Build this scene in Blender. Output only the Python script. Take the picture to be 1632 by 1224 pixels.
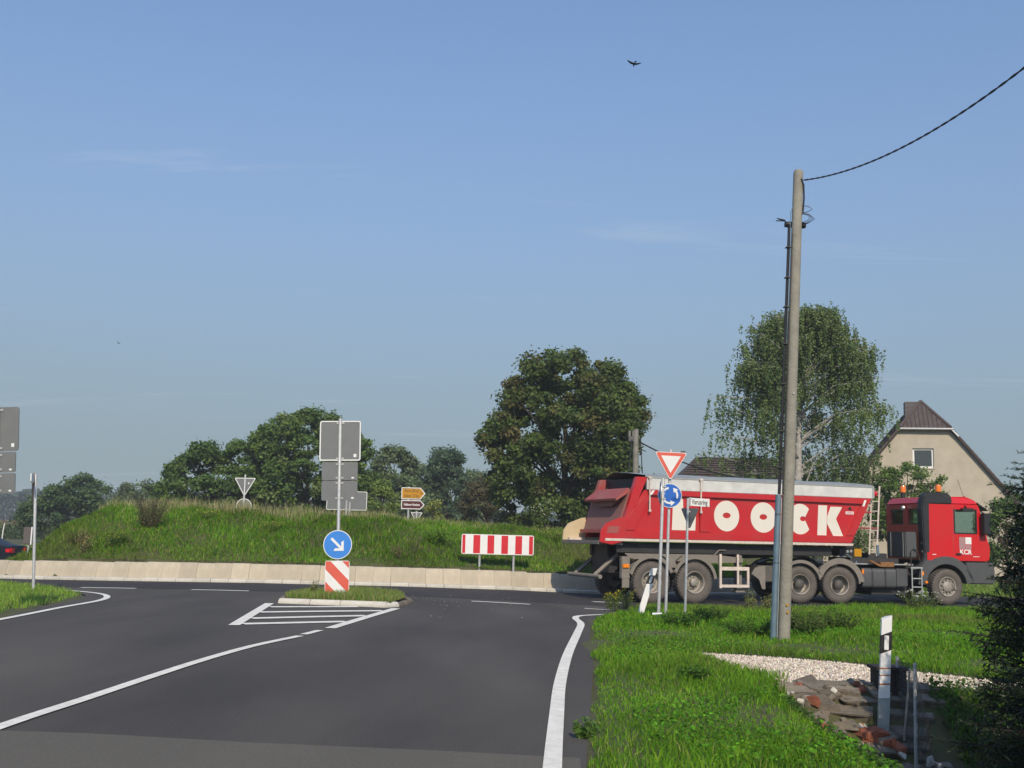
import bpy, bmesh, math, random
import numpy as np
from mathutils import Matrix, Vector, Euler

for o in list(bpy.data.objects):
    bpy.data.objects.remove(o)
sc = bpy.context.scene
COL = sc.collection
rng = np.random.default_rng(7)
random.seed(7)
R = math.radians

# ------------------------------------------------------------------ camera
FPX, CAMH = 1750.0, 1.5
PITCH, ROLL = math.atan(240 / FPX), R(1.3)
cam_d = bpy.data.cameras.new('camera')
cam_d.sensor_width = 36.0
cam_d.lens = FPX / 1632 * 36.0
cam_d.clip_start, cam_d.clip_end = 0.05, 6000
cam = bpy.data.objects.new('camera', cam_d)
COL.objects.link(cam)
CR = Matrix.Rotation(math.pi / 2 + PITCH, 3, 'X') @ Matrix.Rotation(ROLL, 3, 'Z')
cam.matrix_world = Matrix.Translation((0, 0, CAMH)) @ CR.to_4x4()
sc.camera = cam

# ------------------------------------------------------------------ world, sun, exposure
SUN_EL, SUN_AZ = R(38), R(9)          # azimuth measured to the right of straight behind the camera
S = Vector((math.sin(SUN_AZ) * math.cos(SUN_EL), -math.cos(SUN_AZ) * math.cos(SUN_EL), math.sin(SUN_EL)))
w = bpy.data.worlds.new('World'); sc.world = w; w.use_nodes = True
nt = w.node_tree; nt.nodes.clear()
N = nt.nodes.new; LK = nt.links.new
sky = N('ShaderNodeTexSky'); sky.sky_type = 'NISHITA'; sky.sun_disc = False
sky.sun_elevation = SUN_EL
sky.sun_rotation = math.atan2(S.x, S.y)
sky.altitude = 0; sky.air_density = 1.0; sky.dust_density = 0.4; sky.ozone_density = 2.4
bg = N('ShaderNodeBackground'); bg.inputs['Strength'].default_value = 0.15
out = N('ShaderNodeOutputWorld')
# thin wisps of cirrus, stretched along the horizon
tc = N('ShaderNodeTexCoord'); sep = N('ShaderNodeSeparateXYZ'); LK(tc.outputs['Generated'], sep.inputs[0])
zz = N('ShaderNodeMath'); zz.operation = 'ADD'; zz.inputs[1].default_value = 0.12; LK(sep.outputs['Z'], zz.inputs[0])
def mth(op, a, b=None):
    m = N('ShaderNodeMath'); m.operation = op
    for i, v in enumerate((a, b)):
        if v is None: continue
        if isinstance(v, (int, float)): m.inputs[i].default_value = v
        else: LK(v, m.inputs[i])
    return m.outputs[0]
# a hazy late summer sky: pale grey blue air towards the horizon all round
hz_ = mth('ADD', mth('MULTIPLY', mth('MAXIMUM', sep.outputs['Z'], 0.0), 0.76), 0.24)
hv = N('ShaderNodeCombineXYZ'); LK(sep.outputs['X'], hv.inputs[0]); LK(sep.outputs['Y'], hv.inputs[1]); LK(hz_, hv.inputs[2])
hn = N('ShaderNodeVectorMath'); hn.operation = 'NORMALIZE'; LK(hv.outputs[0], hn.inputs[0]); LK(hn.outputs[0], sky.inputs['Vector'])
uu = mth('DIVIDE', sep.outputs['X'], zz.outputs[0]); vv = mth('DIVIDE', sep.outputs['Y'], zz.outputs[0])
cmb = N('ShaderNodeCombineXYZ'); LK(mth('MULTIPLY', uu, 0.55), cmb.inputs[0]); LK(mth('MULTIPLY', vv, 2.6), cmb.inputs[1])
nz = N('ShaderNodeTexNoise'); nz.inputs['Scale'].default_value = 1.25; nz.inputs['Detail'].default_value = 10; nz.inputs['Roughness'].default_value = 0.62
nz.inputs['Distortion'].default_value = 0.5
LK(cmb.outputs[0], nz.inputs['Vector'])
rmp = N('ShaderNodeMapRange'); rmp.inputs['From Min'].default_value = 0.60; rmp.inputs['From Max'].default_value = 0.80
rmp.inputs['To Max'].default_value = 0.36; LK(nz.outputs['Fac'], rmp.inputs['Value'])
mx = N('ShaderNodeMix'); mx.data_type = 'RGBA'
hf = mth('POWER', 2.71828, mth('MULTIPLY', mth('MULTIPLY', sep.outputs['Z'], sep.outputs['Z']), -15.0))
hm = N('ShaderNodeMix'); hm.data_type = 'RGBA'; LK(hf, hm.inputs['Factor']); LK(sky.outputs[0], hm.inputs['A']); hm.inputs['B'].default_value = (1.44, 1.84, 1.92, 1)
LK(rmp.outputs[0], mx.inputs['Factor']); LK(hm.outputs['Result'], mx.inputs['A'])
mx.inputs['B'].default_value = (3.0, 3.2, 3.6, 1)
LK(mx.outputs['Result'], bg.inputs['Color']); LK(bg.outputs[0], out.inputs['Surface'])

sun_d = bpy.data.lights.new('sun', 'SUN'); sun_d.energy = 2.9; sun_d.angle = R(0.53); sun_d.color = (1.0, 0.87, 0.69)
sun = bpy.data.objects.new('sun', sun_d); COL.objects.link(sun)
sun.rotation_euler = S.to_track_quat('Z', 'Y').to_euler(); sun.location = (10, -20, 30)
vs = sc.view_settings
vs.view_transform = 'Standard'; vs.look = 'None'; vs.exposure = 0.42; vs.gamma = 1.0; vs.use_curve_mapping = False

# ------------------------------------------------------------------ pixel of the photograph -> point at a depth
def ray(px, py):
    d = CR @ Vector(((px - 816) / FPX, (612 - py) / FPX, -1.0))
    return d / d.y
def at(px, py, Y):
    return Vector((0, 0, CAMH)) + ray(px, py) * Y

# ------------------------------------------------------------------ terrain
def sst(a, b, x):
    t = np.clip((np.asarray(x, float) - a) / (b - a), 0, 1)
    return t * t * (3 - 2 * t)
XC, RW, YW0 = -6.95, 26.0, 31.4
def yw(x):                                  # front foot of the island wall
    return YW0 + (np.asarray(x, float) - XC) ** 2 / (2 * RW)
def g0(x, y):
    x = np.asarray(x, float); y = np.asarray(y, float)
    zx = np.interp(x, [-60, -15, -10, -7, -3, 0, 3, 6, 60], [-.12, -.10, -.03, .0, -.02, -.08, -.2, -.24, -.24])
    z = zx * sst(16, 29, y) - 0.25 * sst(37, 45, y)
    d = -0.8 * sst(2.35, 3.6, x) * (1 - sst(4.6, 6.6, x)) * (1 - sst(10.3, 11.9, y))
    return z + d
def mound(x, y):
    x = np.asarray(x, float); y = np.asarray(y, float)
    t = (y - yw(x) - 0.30)
    hc = np.interp(x, [-17, -14.5, -12, -8, -1, 3, 10], [1.95, 2.2, 2.1, 1.92, 1.75, 1.7, 1.65])
    prof = 0.42 + (hc - 0.42) * sst(-1.2, 4.6, t) ** 1.15
    wob = 0.10 * np.sin(x * 1.3 + 1) * np.sin(y * 1.1) + 0.06 * np.sin(x * 2.9 + y * 2.1)
    ends = sst(-17.3, -12.8, x) * (1 - sst(8, 15, x)) * (1 - sst(11, 16, t))
    h = np.where(t > 0.03, (prof + wob * sst(0.3, 2, t)) * ends, 0)
    return h
def gz(x, y):
    return g0(x, y) + mound(x, y)
def gzs(x, y): return float(gz(x, y))

def in_poly(poly, x, y):
    x = np.asarray(x, float); y = np.asarray(y, float)
    ins = np.zeros(x.shape, bool); n = len(poly); j = n - 1
    for i in range(n):
        xi, yi = poly[i]; xj, yj = poly[j]
        c = ((yi > y) != (yj > y)) & (x < (xj - xi) * (y - yi) / (yj - yi + 1e-12) + xi)
        ins ^= c; j = i
    return ins

WX = [9.0, 6, 3, 0, -3, -5, -7, -9, -11, -13, -15.2]
ROAD = [(0.30, -6), (0.36, 3), (0.50, 7.0), (0.70, 9.3), (1.03, 13.2), (1.20, 16.2), (1.42, 19), (1.62, 21), (2.0, 22.6), (2.45, 24.6), (3.0, 26.9),
        (3.9, 28.1), (6, 28.9), (9, 30.0), (12.6, 30.9), (20, 32), (60, 36), (60, 41), (20, 37.6), (13, 37.3)] + \
       [(x, float(yw(x)) - 0.01) for x in WX] + [(-20, 37), (-34, 50), (-44, 50), (-30, 40), (-19, 33.6), (-13.5, 29.7), (-11.7, 27.8), (-10.4, 26.4),
        (-9.15, 24.3), (-8.75, 22.7), (-8.5, 20.3), (-8.07, 17.9), (-7.9, 14), (-7.8, 8), (-7.8, -6)]
GRAVEL = [(2.45, 14.9), (2.85, 12.6), (3.0, 12.0), (4.2, 11.85), (9, 11.3), (9, 11.75), (5.6, 12.4), (4.75, 13.3), (4.3, 14.0), (3.5, 14.5)]
ISLAND = [(-4.70, 23.0), (-2.22, 22.5), (-2.05, 24.6), (-2.5, 26.2), (-4.75, 26.1), (-5.0, 24.4)]
PATH = [(6.2, 23.0), (14, 23.6), (30, 25), (30, 26), (14, 24.5), (6.2, 23.7)]

# ------------------------------------------------------------------ materials
MATS = {}
def new_mat(name):
    m = bpy.data.materials.new(name); m.use_nodes = True
    MATS[name] = m
    return m, m.node_tree, m.node_tree.nodes['Principled BSDF']
def mat(name, col, rough=0.6, metal=0.0, var=0.0, scale=6.0, bump=0.0, bscale=40.0, var2=None, spec=0.5, detail=6.0, coat=0.0, tint=None, rnd=0.0):
    """procedural: base colour, broken up by noise (var = amount, towards colour tint or darker), fine relief"""
    m, t, b = new_mat(name)
    b.inputs['Roughness'].default_value = rough; b.inputs['Metallic'].default_value = metal
    b.inputs['Specular IOR Level'].default_value = spec
    if coat: b.inputs['Coat Weight'].default_value = coat; b.inputs['Coat Roughness'].default_value = 0.08
    c = (*col, 1)
    b.inputs['Base Color'].default_value = c
    tcn = t.nodes.new('ShaderNodeTexCoord')
    if var > 0:
        n = t.nodes.new('ShaderNodeTexNoise'); n.inputs['Scale'].default_value = scale; n.inputs['Detail'].default_value = detail
        n.inputs['Roughness'].default_value = 0.62
        t.links.new(tcn.outputs['Object'], n.inputs['Vector'])
        r = t.nodes.new('ShaderNodeMapRange'); r.inputs['From Min'].default_value = 0.32; r.inputs['From Max'].default_value = 0.72
        t.links.new(n.outputs['Fac'], r.inputs['Value'])
        x = t.nodes.new('ShaderNodeMix'); x.data_type = 'RGBA'
        tt = tint if tint else tuple(v * (1 - var) for v in col)
        x.inputs['A'].default_value = c; x.inputs['B'].default_value = (*[a * (1 - var) + q * var for a, q in zip(col, tt)], 1) if tint else (*tt, 1)
        t.links.new(r.outputs[0], x.inputs['Factor']); t.links.new(x.outputs['Result'], b.inputs['Base Color'])
    if rnd > 0:                                  # every stone or block a little different
        oi = t.nodes.new('ShaderNodeObjectInfo'); rr = t.nodes.new('ShaderNodeMapRange'); rr.inputs['To Min'].default_value = 1 - rnd; rr.inputs['To Max'].default_value = 1 + rnd * .4
        t.links.new(oi.outputs['Random'], rr.inputs['Value']); hs_ = t.nodes.new('ShaderNodeHueSaturation'); t.links.new(rr.outputs[0], hs_.inputs['Value'])
        src = b.inputs['Base Color'].links[0].from_socket if b.inputs['Base Color'].links else None
        if src: t.links.new(src, hs_.inputs['Color'])
        else: hs_.inputs['Color'].default_value = c
        t.links.new(hs_.outputs[0], b.inputs['Base Color'])
    if bump > 0:
        n2 = t.nodes.new('ShaderNodeTexNoise'); n2.inputs['Scale'].default_value = bscale; n2.inputs['Detail'].default_value = 4
        t.links.new(tcn.outputs['Object'], n2.inputs['Vector'])
        bp = t.nodes.new('ShaderNodeBump'); bp.inputs['Strength'].default_value = bump; bp.inputs['Distance'].default_value = 0.02
        t.links.new(n2.outputs['Fac'], bp.inputs['Height']); t.links.new(bp.outputs[0], b.inputs['Normal'])
    return m
def leaf_mat(name, rough=0.55, trans=0.3, spec=0.35):
    m, t, b = new_mat(name)
    a = t.nodes.new('ShaderNodeAttribute'); a.attribute_name = 'col'
    t.links.new(a.outputs['Color'], b.inputs['Base Color'])
    b.inputs['Roughness'].default_value = rough; b.inputs['Specular IOR Level'].default_value = spec
    tr = t.nodes.new('ShaderNodeBsdfTranslucent'); t.links.new(a.outputs['Color'], tr.inputs['Color'])
    ms = t.nodes.new('ShaderNodeMixShader'); ms.inputs[0].default_value = trans
    t.links.new(b.outputs[0], ms.inputs[1]); t.links.new(tr.outputs[0], ms.inputs[2])
    t.links.new(ms.outputs[0], t.nodes['Material Output'].inputs['Surface'])
    return m
leaf_mat('grass', 0.7, 0.45, 0.12); leaf_mat('leaf', 0.55, 0.38, 0.25); leaf_mat('needle', 0.5, 0.1); leaf_mat('pebble', 0.8, 0.0)

def asphalt(name, c1, c2, c3):
    m, t, b = new_mat(name); L = t.links.new; nn = t.nodes.new
    tcn = nn('ShaderNodeTexCoord')
    big = nn('ShaderNodeTexNoise'); big.inputs['Scale'].default_value = 0.45; big.inputs['Detail'].default_value = 5
    mp = nn('ShaderNodeMapping'); mp.inputs['Scale'].default_value = (1.0, 0.28, 1); mp.inputs['Rotation'].default_value = (0, 0, R(-6))
    L(tcn.outputs['Object'], mp.inputs[0]); L(mp.outputs[0], big.inputs['Vector'])
    r = nn('ShaderNodeMapRange'); r.inputs['From Min'].default_value = 0.35; r.inputs['From Max'].default_value = 0.68; L(big.outputs['Fac'], r.inputs['Value'])
    x1 = nn('ShaderNodeMix'); x1.data_type = 'RGBA'; x1.inputs['A'].default_value = (*c1, 1); x1.inputs['B'].default_value = (*c2, 1); L(r.outputs[0], x1.inputs['Factor'])
    fine = nn('ShaderNodeTexNoise'); fine.inputs['Scale'].default_value = 42; fine.inputs['Detail'].default_value = 8; fine.inputs['Roughness'].default_value = 0.8; L(tcn.outputs['Object'], fine.inputs['Vector'])
    r2 = nn('ShaderNodeMapRange'); r2.inputs['From Min'].default_value = 0.52; r2.inputs['From Max'].default_value = 0.78; r2.inputs['To Max'].default_value = 0.75; L(fine.outputs['Fac'], r2.inputs['Value'])
    x2 = nn('ShaderNodeMix'); x2.data_type = 'RGBA'; x2.inputs['B'].default_value = (*c3, 1); L(r2.outputs[0], x2.inputs['Factor']); L(x1.outputs['Result'], x2.inputs['A'])
    L(x2.outputs['Result'], b.inputs['Base Color'])
    b.inputs['Roughness'].default_value = 0.86; b.inputs['Specular IOR Level'].default_value = 0.2
    bp = nn('ShaderNodeBump'); bp.inputs['Strength'].default_value = 0.5; bp.inputs['Distance'].default_value = 0.006
    L(fine.outputs['Fac'], bp.inputs['Height']); L(bp.outputs[0], b.inputs['Normal'])
    return m
asphalt('asphalt', (0.053, 0.049, 0.046), (0.097, 0.089, 0.080), (0.18, 0.16, 0.138))
asphalt('asphalt_ring', (0.036, 0.034, 0.036), (0.053, 0.050, 0.050), (0.09, 0.086, 0.084))
asphalt('asphalt_old', (0.100, 0.093, 0.078), (0.125, 0.116, 0.096), (0.24, 0.22, 0.185))
mat('paint', (0.86, 0.83, 0.74), 0.7, var=0.28, scale=7, bump=0.3, bscale=80)
mat('soil', (0.060, 0.075, 0.022), 0.95, var=0.7, scale=1.3, tint=(0.09, 0.07, 0.035), bump=0.6, bscale=12)
mat('concrete_wall', (0.50, 0.435, 0.325), 0.9, var=0.7, scale=3.5, tint=(0.33, 0.29, 0.225), bump=0.5, bscale=45, rnd=0.14)
mat('concrete_kerb', (0.60, 0.57, 0.49), 0.88, var=0.45, scale=8, tint=(0.38, 0.36, 0.31), bump=0.4, bscale=50, rnd=0.14)
mat('gravel_bed', (0.30, 0.26, 0.21), 0.95, var=0.5, scale=30, bump=0.8, bscale=60)
mat('galv', (0.46, 0.47, 0.47), 0.5, 0.2, var=0.25, scale=14)
mat('sign_back', (0.165, 0.175, 0.175), 0.6, 0.15, var=0.12, scale=5)
mat('white_face', (0.78, 0.78, 0.76), 0.4, var=0.10, scale=4)
mat('blue_face', (0.018, 0.13, 0.52), 0.4, var=0.12, scale=4)
mat('blue_light', (0.045, 0.235, 0.68), 0.4, var=0.12, scale=4)
mat('red_face', (0.60, 0.02, 0.03), 0.4, var=0.12, scale=4)
mat('faded_red', (0.68, 0.115, 0.075), 0.4, var=0.12, scale=4)
mat('yellow_face', (0.50, 0.235, 0.003), 0.4, var=0.08, scale=4)
mat('brown_face', (0.085, 0.018, 0.018), 0.4)
mat('black', (0.016, 0.016, 0.018), 0.5)
mat('black_text', (0.02, 0.018, 0.015), 0.6)
mat('truck_red', (0.50, 0.010, 0.016), 0.36, var=0.5, scale=1.6, tint=(0.37, 0.06, 0.05), coat=0.2, detail=9)
mat('cab_red', (0.58, 0.008, 0.012), 0.28, var=0.6, scale=1.8, tint=(0.46, 0.03, 0.025), coat=0.35, detail=9)
mat('intake_black', (0.022, 0.023, 0.026), 0.5, var=0.3, scale=5)
mat('dusty_red', (0.34, 0.045, 0.045), 0.62, var=0.65, scale=3, tint=(0.26, 0.16, 0.125))
mat('tail_dust', (0.26, 0.095, 0.085), 0.8, var=0.7, scale=4, tint=(0.19, 0.145, 0.11))
mat('cream_rail', (0.70, 0.60, 0.52), 0.6, var=0.3, scale=8)
mat('letter', (0.72, 0.68, 0.60), 0.55, var=0.25, scale=3, tint=(0.58, 0.52, 0.43))
mat('band_white', (0.66, 0.66, 0.63), 0.5, var=0.25, scale=3)
mat('tarp', (0.30, 0.335, 0.37), 0.55, var=0.25, scale=2, bump=0.3, bscale=6)
mat('chassis', (0.085, 0.078, 0.068), 0.75, var=0.5, scale=4, tint=(0.15, 0.13, 0.105))
mat('dark_steel', (0.022, 0.022, 0.024), 0.6, var=0.4, scale=4, tint=(0.06, 0.055, 0.05))
mat('mud_grey', (0.22, 0.195, 0.165), 0.85, var=0.5, scale=5, tint=(0.13, 0.115, 0.1))
mat('tyre', (0.125, 0.108, 0.092), 0.9, var=0.55, scale=5, tint=(0.055, 0.05, 0.045), bump=0.5, bscale=30)
mat('rim', (0.34, 0.31, 0.265), 0.6, 0.2, var=0.5, scale=9, tint=(0.18, 0.16, 0.135))
mat('hub', (0.11, 0.10, 0.088), 0.7, 0.2, var=0.5, scale=12)
mat('grey_plastic', (0.062, 0.066, 0.07), 0.55, var=0.3, scale=5, tint=(0.11, 0.105, 0.095))
mat('beige', (0.56, 0.45, 0.27), 0.75, var=0.4, scale=5, tint=(0.40, 0.33, 0.22))
mat('timber', (0.27, 0.13, 0.045), 0.8, var=0.4, scale=14)
mat('alu', (0.55, 0.55, 0.53), 0.4, 0.5, var=0.2, scale=8)
mat('amber', (0.75, 0.18, 0.01), 0.2, coat=0.5)
mat('orange_lamp', (0.80, 0.22, 0.01), 0.3)
mat('tail_red', (0.55, 0.01, 0.02), 0.2)
mat('car_blue', (0.003, 0.005, 0.013), 0.45, var=0.0, spec=0.25)
mat('bark', (0.075, 0.058, 0.04), 0.95, var=0.5, scale=6, bump=0.8, bscale=14)
mat('birch_bark', (0.42, 0.40, 0.37), 0.85, var=0.6, scale=5, tint=(0.10, 0.09, 0.08))
mat('weathered_wood', (0.29, 0.275, 0.225), 0.92, var=0.7, scale=5, tint=(0.17, 0.165, 0.135), bump=0.5, bscale=25)
mat('guard_blue', (0.17, 0.25, 0.31), 0.5, 0.3, var=0.3, scale=6)
mat('render_wall', (0.50, 0.445, 0.35), 0.95, var=0.8, scale=1.3, tint=(0.38, 0.335, 0.26), bump=0.8, bscale=30)
mat('roof_tile', (0.085, 0.060, 0.052), 0.85, var=0.6, scale=2, tint=(0.048, 0.038, 0.035))
mat('roof_zinc', (0.085, 0.062, 0.056), 0.7, var=0.4, scale=3)
mat('slate', (0.12, 0.105, 0.10), 0.7, var=0.3, scale=6)
mat('stone', (0.235, 0.195, 0.145), 0.95, var=0.75, scale=9, tint=(0.10, 0.085, 0.06), bump=1.0, bscale=22, rnd=0.4)
mat('rubble_earth', (0.15, 0.125, 0.085), 0.95, var=0.6, scale=6, tint=(0.08, 0.08, 0.04), bump=0.9, bscale=25)
mat('brick', (0.33, 0.105, 0.055), 0.95, var=0.5, scale=9, tint=(0.25, 0.11, 0.07), bump=0.7, bscale=30, rnd=0.3)
mat('dark_timber', (0.030, 0.022, 0.018), 0.85, var=0.4, scale=6)
mat('path_asphalt', (0.24, 0.23, 0.20), 0.9, var=0.4, scale=5)
mat('post_white', (0.80, 0.80, 0.78), 0.5, var=0.15, scale=5)
mat('rust_stain', (0.33, 0.14, 0.05), 0.9)
mat('dirty_glass_post', (0.36, 0.40, 0.38), 0.6, var=0.4, scale=6)
mat('bird_black', (0.010, 0.010, 0.016), 0.7)
mat('skin', (0.50, 0.22, 0.13), 0.6)
mat('cloth', (0.35, 0.36, 0.36), 0.9)
def glass(name, col, rough=0.05):
    m, t, b = new_mat(name); b.inputs['Base Color'].default_value = (*col, 1); b.inputs['Roughness'].default_value = rough
    b.inputs['Specular IOR Level'].default_value = 0.9; return m
glass('glass_dark', (0.02, 0.028, 0.03)); glass('glass_green', (0.16, 0.25, 0.19), 0.12); glass('glass_house', (0.05, 0.06, 0.06))

def glass_clear(name, tint, fac):
    m, t, b = new_mat(name); nn = t.nodes.new; L = t.links.new
    tr = nn('ShaderNodeBsdfTransparent'); tr.inputs[0].default_value = (*tint, 1)
    gl = nn('ShaderNodeBsdfGlossy'); gl.inputs['Roughness'].default_value = 0.03; gl.inputs[0].default_value = (0.9, 0.95, 0.95, 1)
    ms = nn('ShaderNodeMixShader'); ms.inputs[0].default_value = fac
    L(tr.outputs[0], ms.inputs[1]); L(gl.outputs[0], ms.inputs[2]); L(ms.outputs[0], t.nodes['Material Output'].inputs['Surface'])
glass_clear('cab_glass', (0.74, 0.86, 0.79), 0.20)

# ------------------------------------------------------------------ mesh helpers
class MB:
    def __init__(s, xf=None):
        s.v = []; s.f = []; s.xf = xf
    def add(s, vs_, fs):
        k = len(s.v); s.v += [tuple(p) for p in vs_]; s.f += [tuple(i + k for i in f) for f in fs]; return s
    def box(s, c, size, rot=None):
        hx, hy, hz = [q / 2 for q in size]
        P = [Vector((x * hx, y * hy, z * hz)) for z in (-1, 1) for y in (-1, 1) for x in (-1, 1)]
        if rot is not None:
            M = rot if isinstance(rot, Matrix) else Euler(rot).to_matrix()
            P = [M @ p for p in P]
        c = Vector(c)
        return s.add([p + c for p in P], [(0, 2, 3, 1), (4, 5, 7, 6), (0, 1, 5, 4), (2, 6, 7, 3), (0, 4, 6, 2), (1, 3, 7, 5)])
    def b2(s, x0, x1, y0, y1, z0, z1):
        return s.box(((x0 + x1) / 2, (y0 + y1) / 2, (z0 + z1) / 2), (abs(x1 - x0), abs(y1 - y0), abs(z1 - z0)))
    def tube(s, pts, r, n=8, caps=True):
        pts = [Vector(p) for p in pts]; rs = r if isinstance(r, (list, tuple)) else [r] * len(pts)
        rings = []; prev = None
        for i, p in enumerate(pts):
            d = (pts[min(i + 1, len(pts) - 1)] - pts[max(i - 1, 0)])
            d = d.normalized() if d.length > 1e-9 else Vector((0, 0, 1))
            a = prev if prev is not None else (Vector((1, 0, 0)) if abs(d.x) < 0.9 else Vector((0, 1, 0)))
            a = (a - d * a.dot(d)); a = a.normalized() if a.length > 1e-6 else d.orthogonal().normalized()
            prev = a; b = d.cross(a)
            rings.append([p + (a * math.cos(2 * math.pi * k / n) + b * math.sin(2 * math.pi * k / n)) * rs[i] for k in range(n)])
        V_ = [q for rg in rings for q in rg]; F_ = []
        for i in range(len(pts) - 1):
            for k in range(n):
                F_.append((i * n + k, i * n + (k + 1) % n, (i + 1) * n + (k + 1) % n, (i + 1) * n + k))
        if caps:
            F_.append(tuple(reversed(range(n)))); F_.append(tuple((len(pts) - 1) * n + k for k in range(n)))
        return s.add(V_, F_)
    def prism(s, poly, a, b, axis='y'):
        """poly of (u,v) extruded between a and b along axis. axis y: (u,v)=(x,z); x: (y,z); z: (x,y)"""
        def m(u, v, q):
            return (u, q, v) if axis == 'y' else ((q, u, v) if axis == 'x' else (u, v, q))
        n = len(poly)
        V_ = [m(u, v, a) for u, v in poly] + [m(u, v, b) for u, v in poly]
        F_ = [tuple(range(n)), tuple(range(2 * n - 1, n - 1, -1))] + [(i, i + n, (i + 1) % n + n, (i + 1) % n) for i in range(n)]
        return s.add(V_, F_)
    def lathe(s, prof, n=24, axis='y', c=(0, 0, 0), caps=True):
        """prof of (radius, along)"""
        V_ = []; c = Vector(c)
        for r_, a in prof:
            for k in range(n):
                t = 2 * math.pi * k / n; u, v = r_ * math.cos(t), r_ * math.sin(t)
                V_.append(Vector((u, a, v) if axis == 'y' else ((u, v, a) if axis == 'z' else (a, u, v))) + c)
        F_ = []
        for i in range(len(prof) - 1):
            for k in range(n):
                F_.append((i * n + k, i * n + (k + 1) % n, (i + 1) * n + (k + 1) % n, (i + 1) * n + k))
        if caps: F_.append(tuple(range(n))); F_.append(tuple((len(prof) - 1) * n + k for k in reversed(range(n))))
        return s.add(V_, F_)
    def mesh(s, name, m, smooth=False, bevel=0.0):
        vv_ = [s.xf(Vector(p)) for p in s.v] if s.xf else s.v
        me = bpy.data.meshes.new(name); me.from_pydata([tuple(p) for p in vv_], [], s.f)
        bm = bmesh.new(); bm.from_mesh(me)
        bmesh.ops.recalc_face_normals(bm, faces=bm.faces)
        if bevel > 0:
            es = [e for e in bm.edges if len(e.link_faces) == 2 and e.calc_face_angle(0) > 0.5]
            bmesh.ops.bevel(bm, geom=es, offset=bevel, segments=2, affect='EDGES', clamp_overlap=True)
        if smooth:
            for f in bm.faces: f.smooth = True
            for e in bm.edges:
                if len(e.link_faces) == 2 and e.calc_face_angle(0) > 0.7: e.smooth = False
        bm.to_mesh(me); bm.free()
        me.materials.append(MATS[m]); return me
    def build(s, name, m, parent=None, smooth=False, bevel=0.0):
        return link(name, s.mesh(name, m, smooth, bevel), parent)
def link(name, me, parent=None, loc=None, rot=None):
    o = bpy.data.objects.new(name, me); COL.objects.link(o)
    if parent is not None: o.parent = parent
    if loc is not None: o.location = loc
    if rot is not None: o.rotation_euler = rot
    return o
def tag(o, label, cat, group=None):
    o['label'] = label; o['category'] = cat
    if group: o['group'] = group
    return o
def thing(name, loc, label, cat, rotz=0.0, group=None):
    o = bpy.data.objects.new(name, None); COL.objects.link(o); o.location = loc; o.rotation_euler = (0, 0, rotz); o.empty_display_size = 0.2
    return tag(o, label, cat, group)
def struct(o, kind='structure'):
    o['kind'] = kind; return o
def np_mesh(name, V, F, m, col=None, smooth=False, parent=None):
    V = np.asarray(V, np.float32).reshape(-1, 3); F = np.asarray(F, np.int32); k = F.shape[1]
    me = bpy.data.meshes.new(name)
    me.vertices.add(len(V)); me.vertices.foreach_set('co', V.ravel())
    me.loops.add(F.size); me.loops.foreach_set('vertex_index', F.ravel())
    me.polygons.add(len(F)); me.polygons.foreach_set('loop_start', np.arange(0, F.size, k, dtype=np.int32))
    me.update(calc_edges=True)
    if smooth: me.polygons.foreach_set('use_smooth', np.ones(len(F), bool))
    if col is not None:
        a = me.attributes.new('col', 'FLOAT_COLOR', 'POINT')
        c = np.ones((len(V), 4), np.float32); c[:, :3] = np.clip(col, 0, 1); a.data.foreach_set('color', c.ravel())
    me.materials.append(MATS[m])
    return link(name, me, parent)
def arc(cx, cy, r, a0, a1, n):
    return [(cx + r * math.cos(a0 + (a1 - a0) * i / n), cy + r * math.sin(a0 + (a1 - a0) * i / n)) for i in range(n + 1)]
def rrect(w_, h_, r, n=4, cx=0, cy=0):
    p = []
    for sx, sy, a in ((1, 1, 0), (-1, 1, 90), (-1, -1, 180), (1, -1, 270)):
        p += arc(cx + sx * (w_ / 2 - r), cy + sy * (h_ / 2 - r), r, R(a), R(a + 90), n)
    return p
def circle(r, n=36, cx=0, cy=0):
    return [(cx + r * math.cos(2 * math.pi * k / n), cy + r * math.sin(2 * math.pi * k / n)) for k in range(n)]
def clip_poly(poly, rect):
    x0, x1, y0, y1 = rect
    for ax, lim, sg in ((0, x0, 1), (0, x1, -1), (1, y0, 1), (1, y1, -1)):
        o = []
        for i in range(len(poly)):
            a, b = poly[i - 1], poly[i]
            ia, ib = (a[ax] - lim) * sg >= 0, (b[ax] - lim) * sg >= 0
            if ia != ib:
                t = (lim - a[ax]) / (b[ax] - a[ax]); o.append((a[0] + t * (b[0] - a[0]), a[1] + t * (b[1] - a[1])))
            if ib: o.append(b)
        poly = o
        if not poly: break
    return poly
def text_mesh(txt, size, m, sx=1.0, depth=0.002, bold=0.0):
    cu = bpy.data.curves.new('t', 'FONT'); cu.body = txt; cu.size = size; cu.align_x = 'CENTER'; cu.align_y = 'CENTER'
    cu.extrude = depth; cu.offset = bold; cu.resolution_u = 3
    o = bpy.data.objects.new('t', cu); COL.objects.link(o)
    bpy.context.view_layer.update()
    me = bpy.data.meshes.new_from_object(o.evaluated_get(bpy.context.evaluated_depsgraph_get()))
    bpy.data.objects.remove(o)
    # upright in the xz plane, facing -y
    for v in me.vertices:
        x, y, z = v.co; v.co = (x * sx, -z, y)
    me.materials.clear(); me.materials.append(MATS[m]); return me
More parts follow.
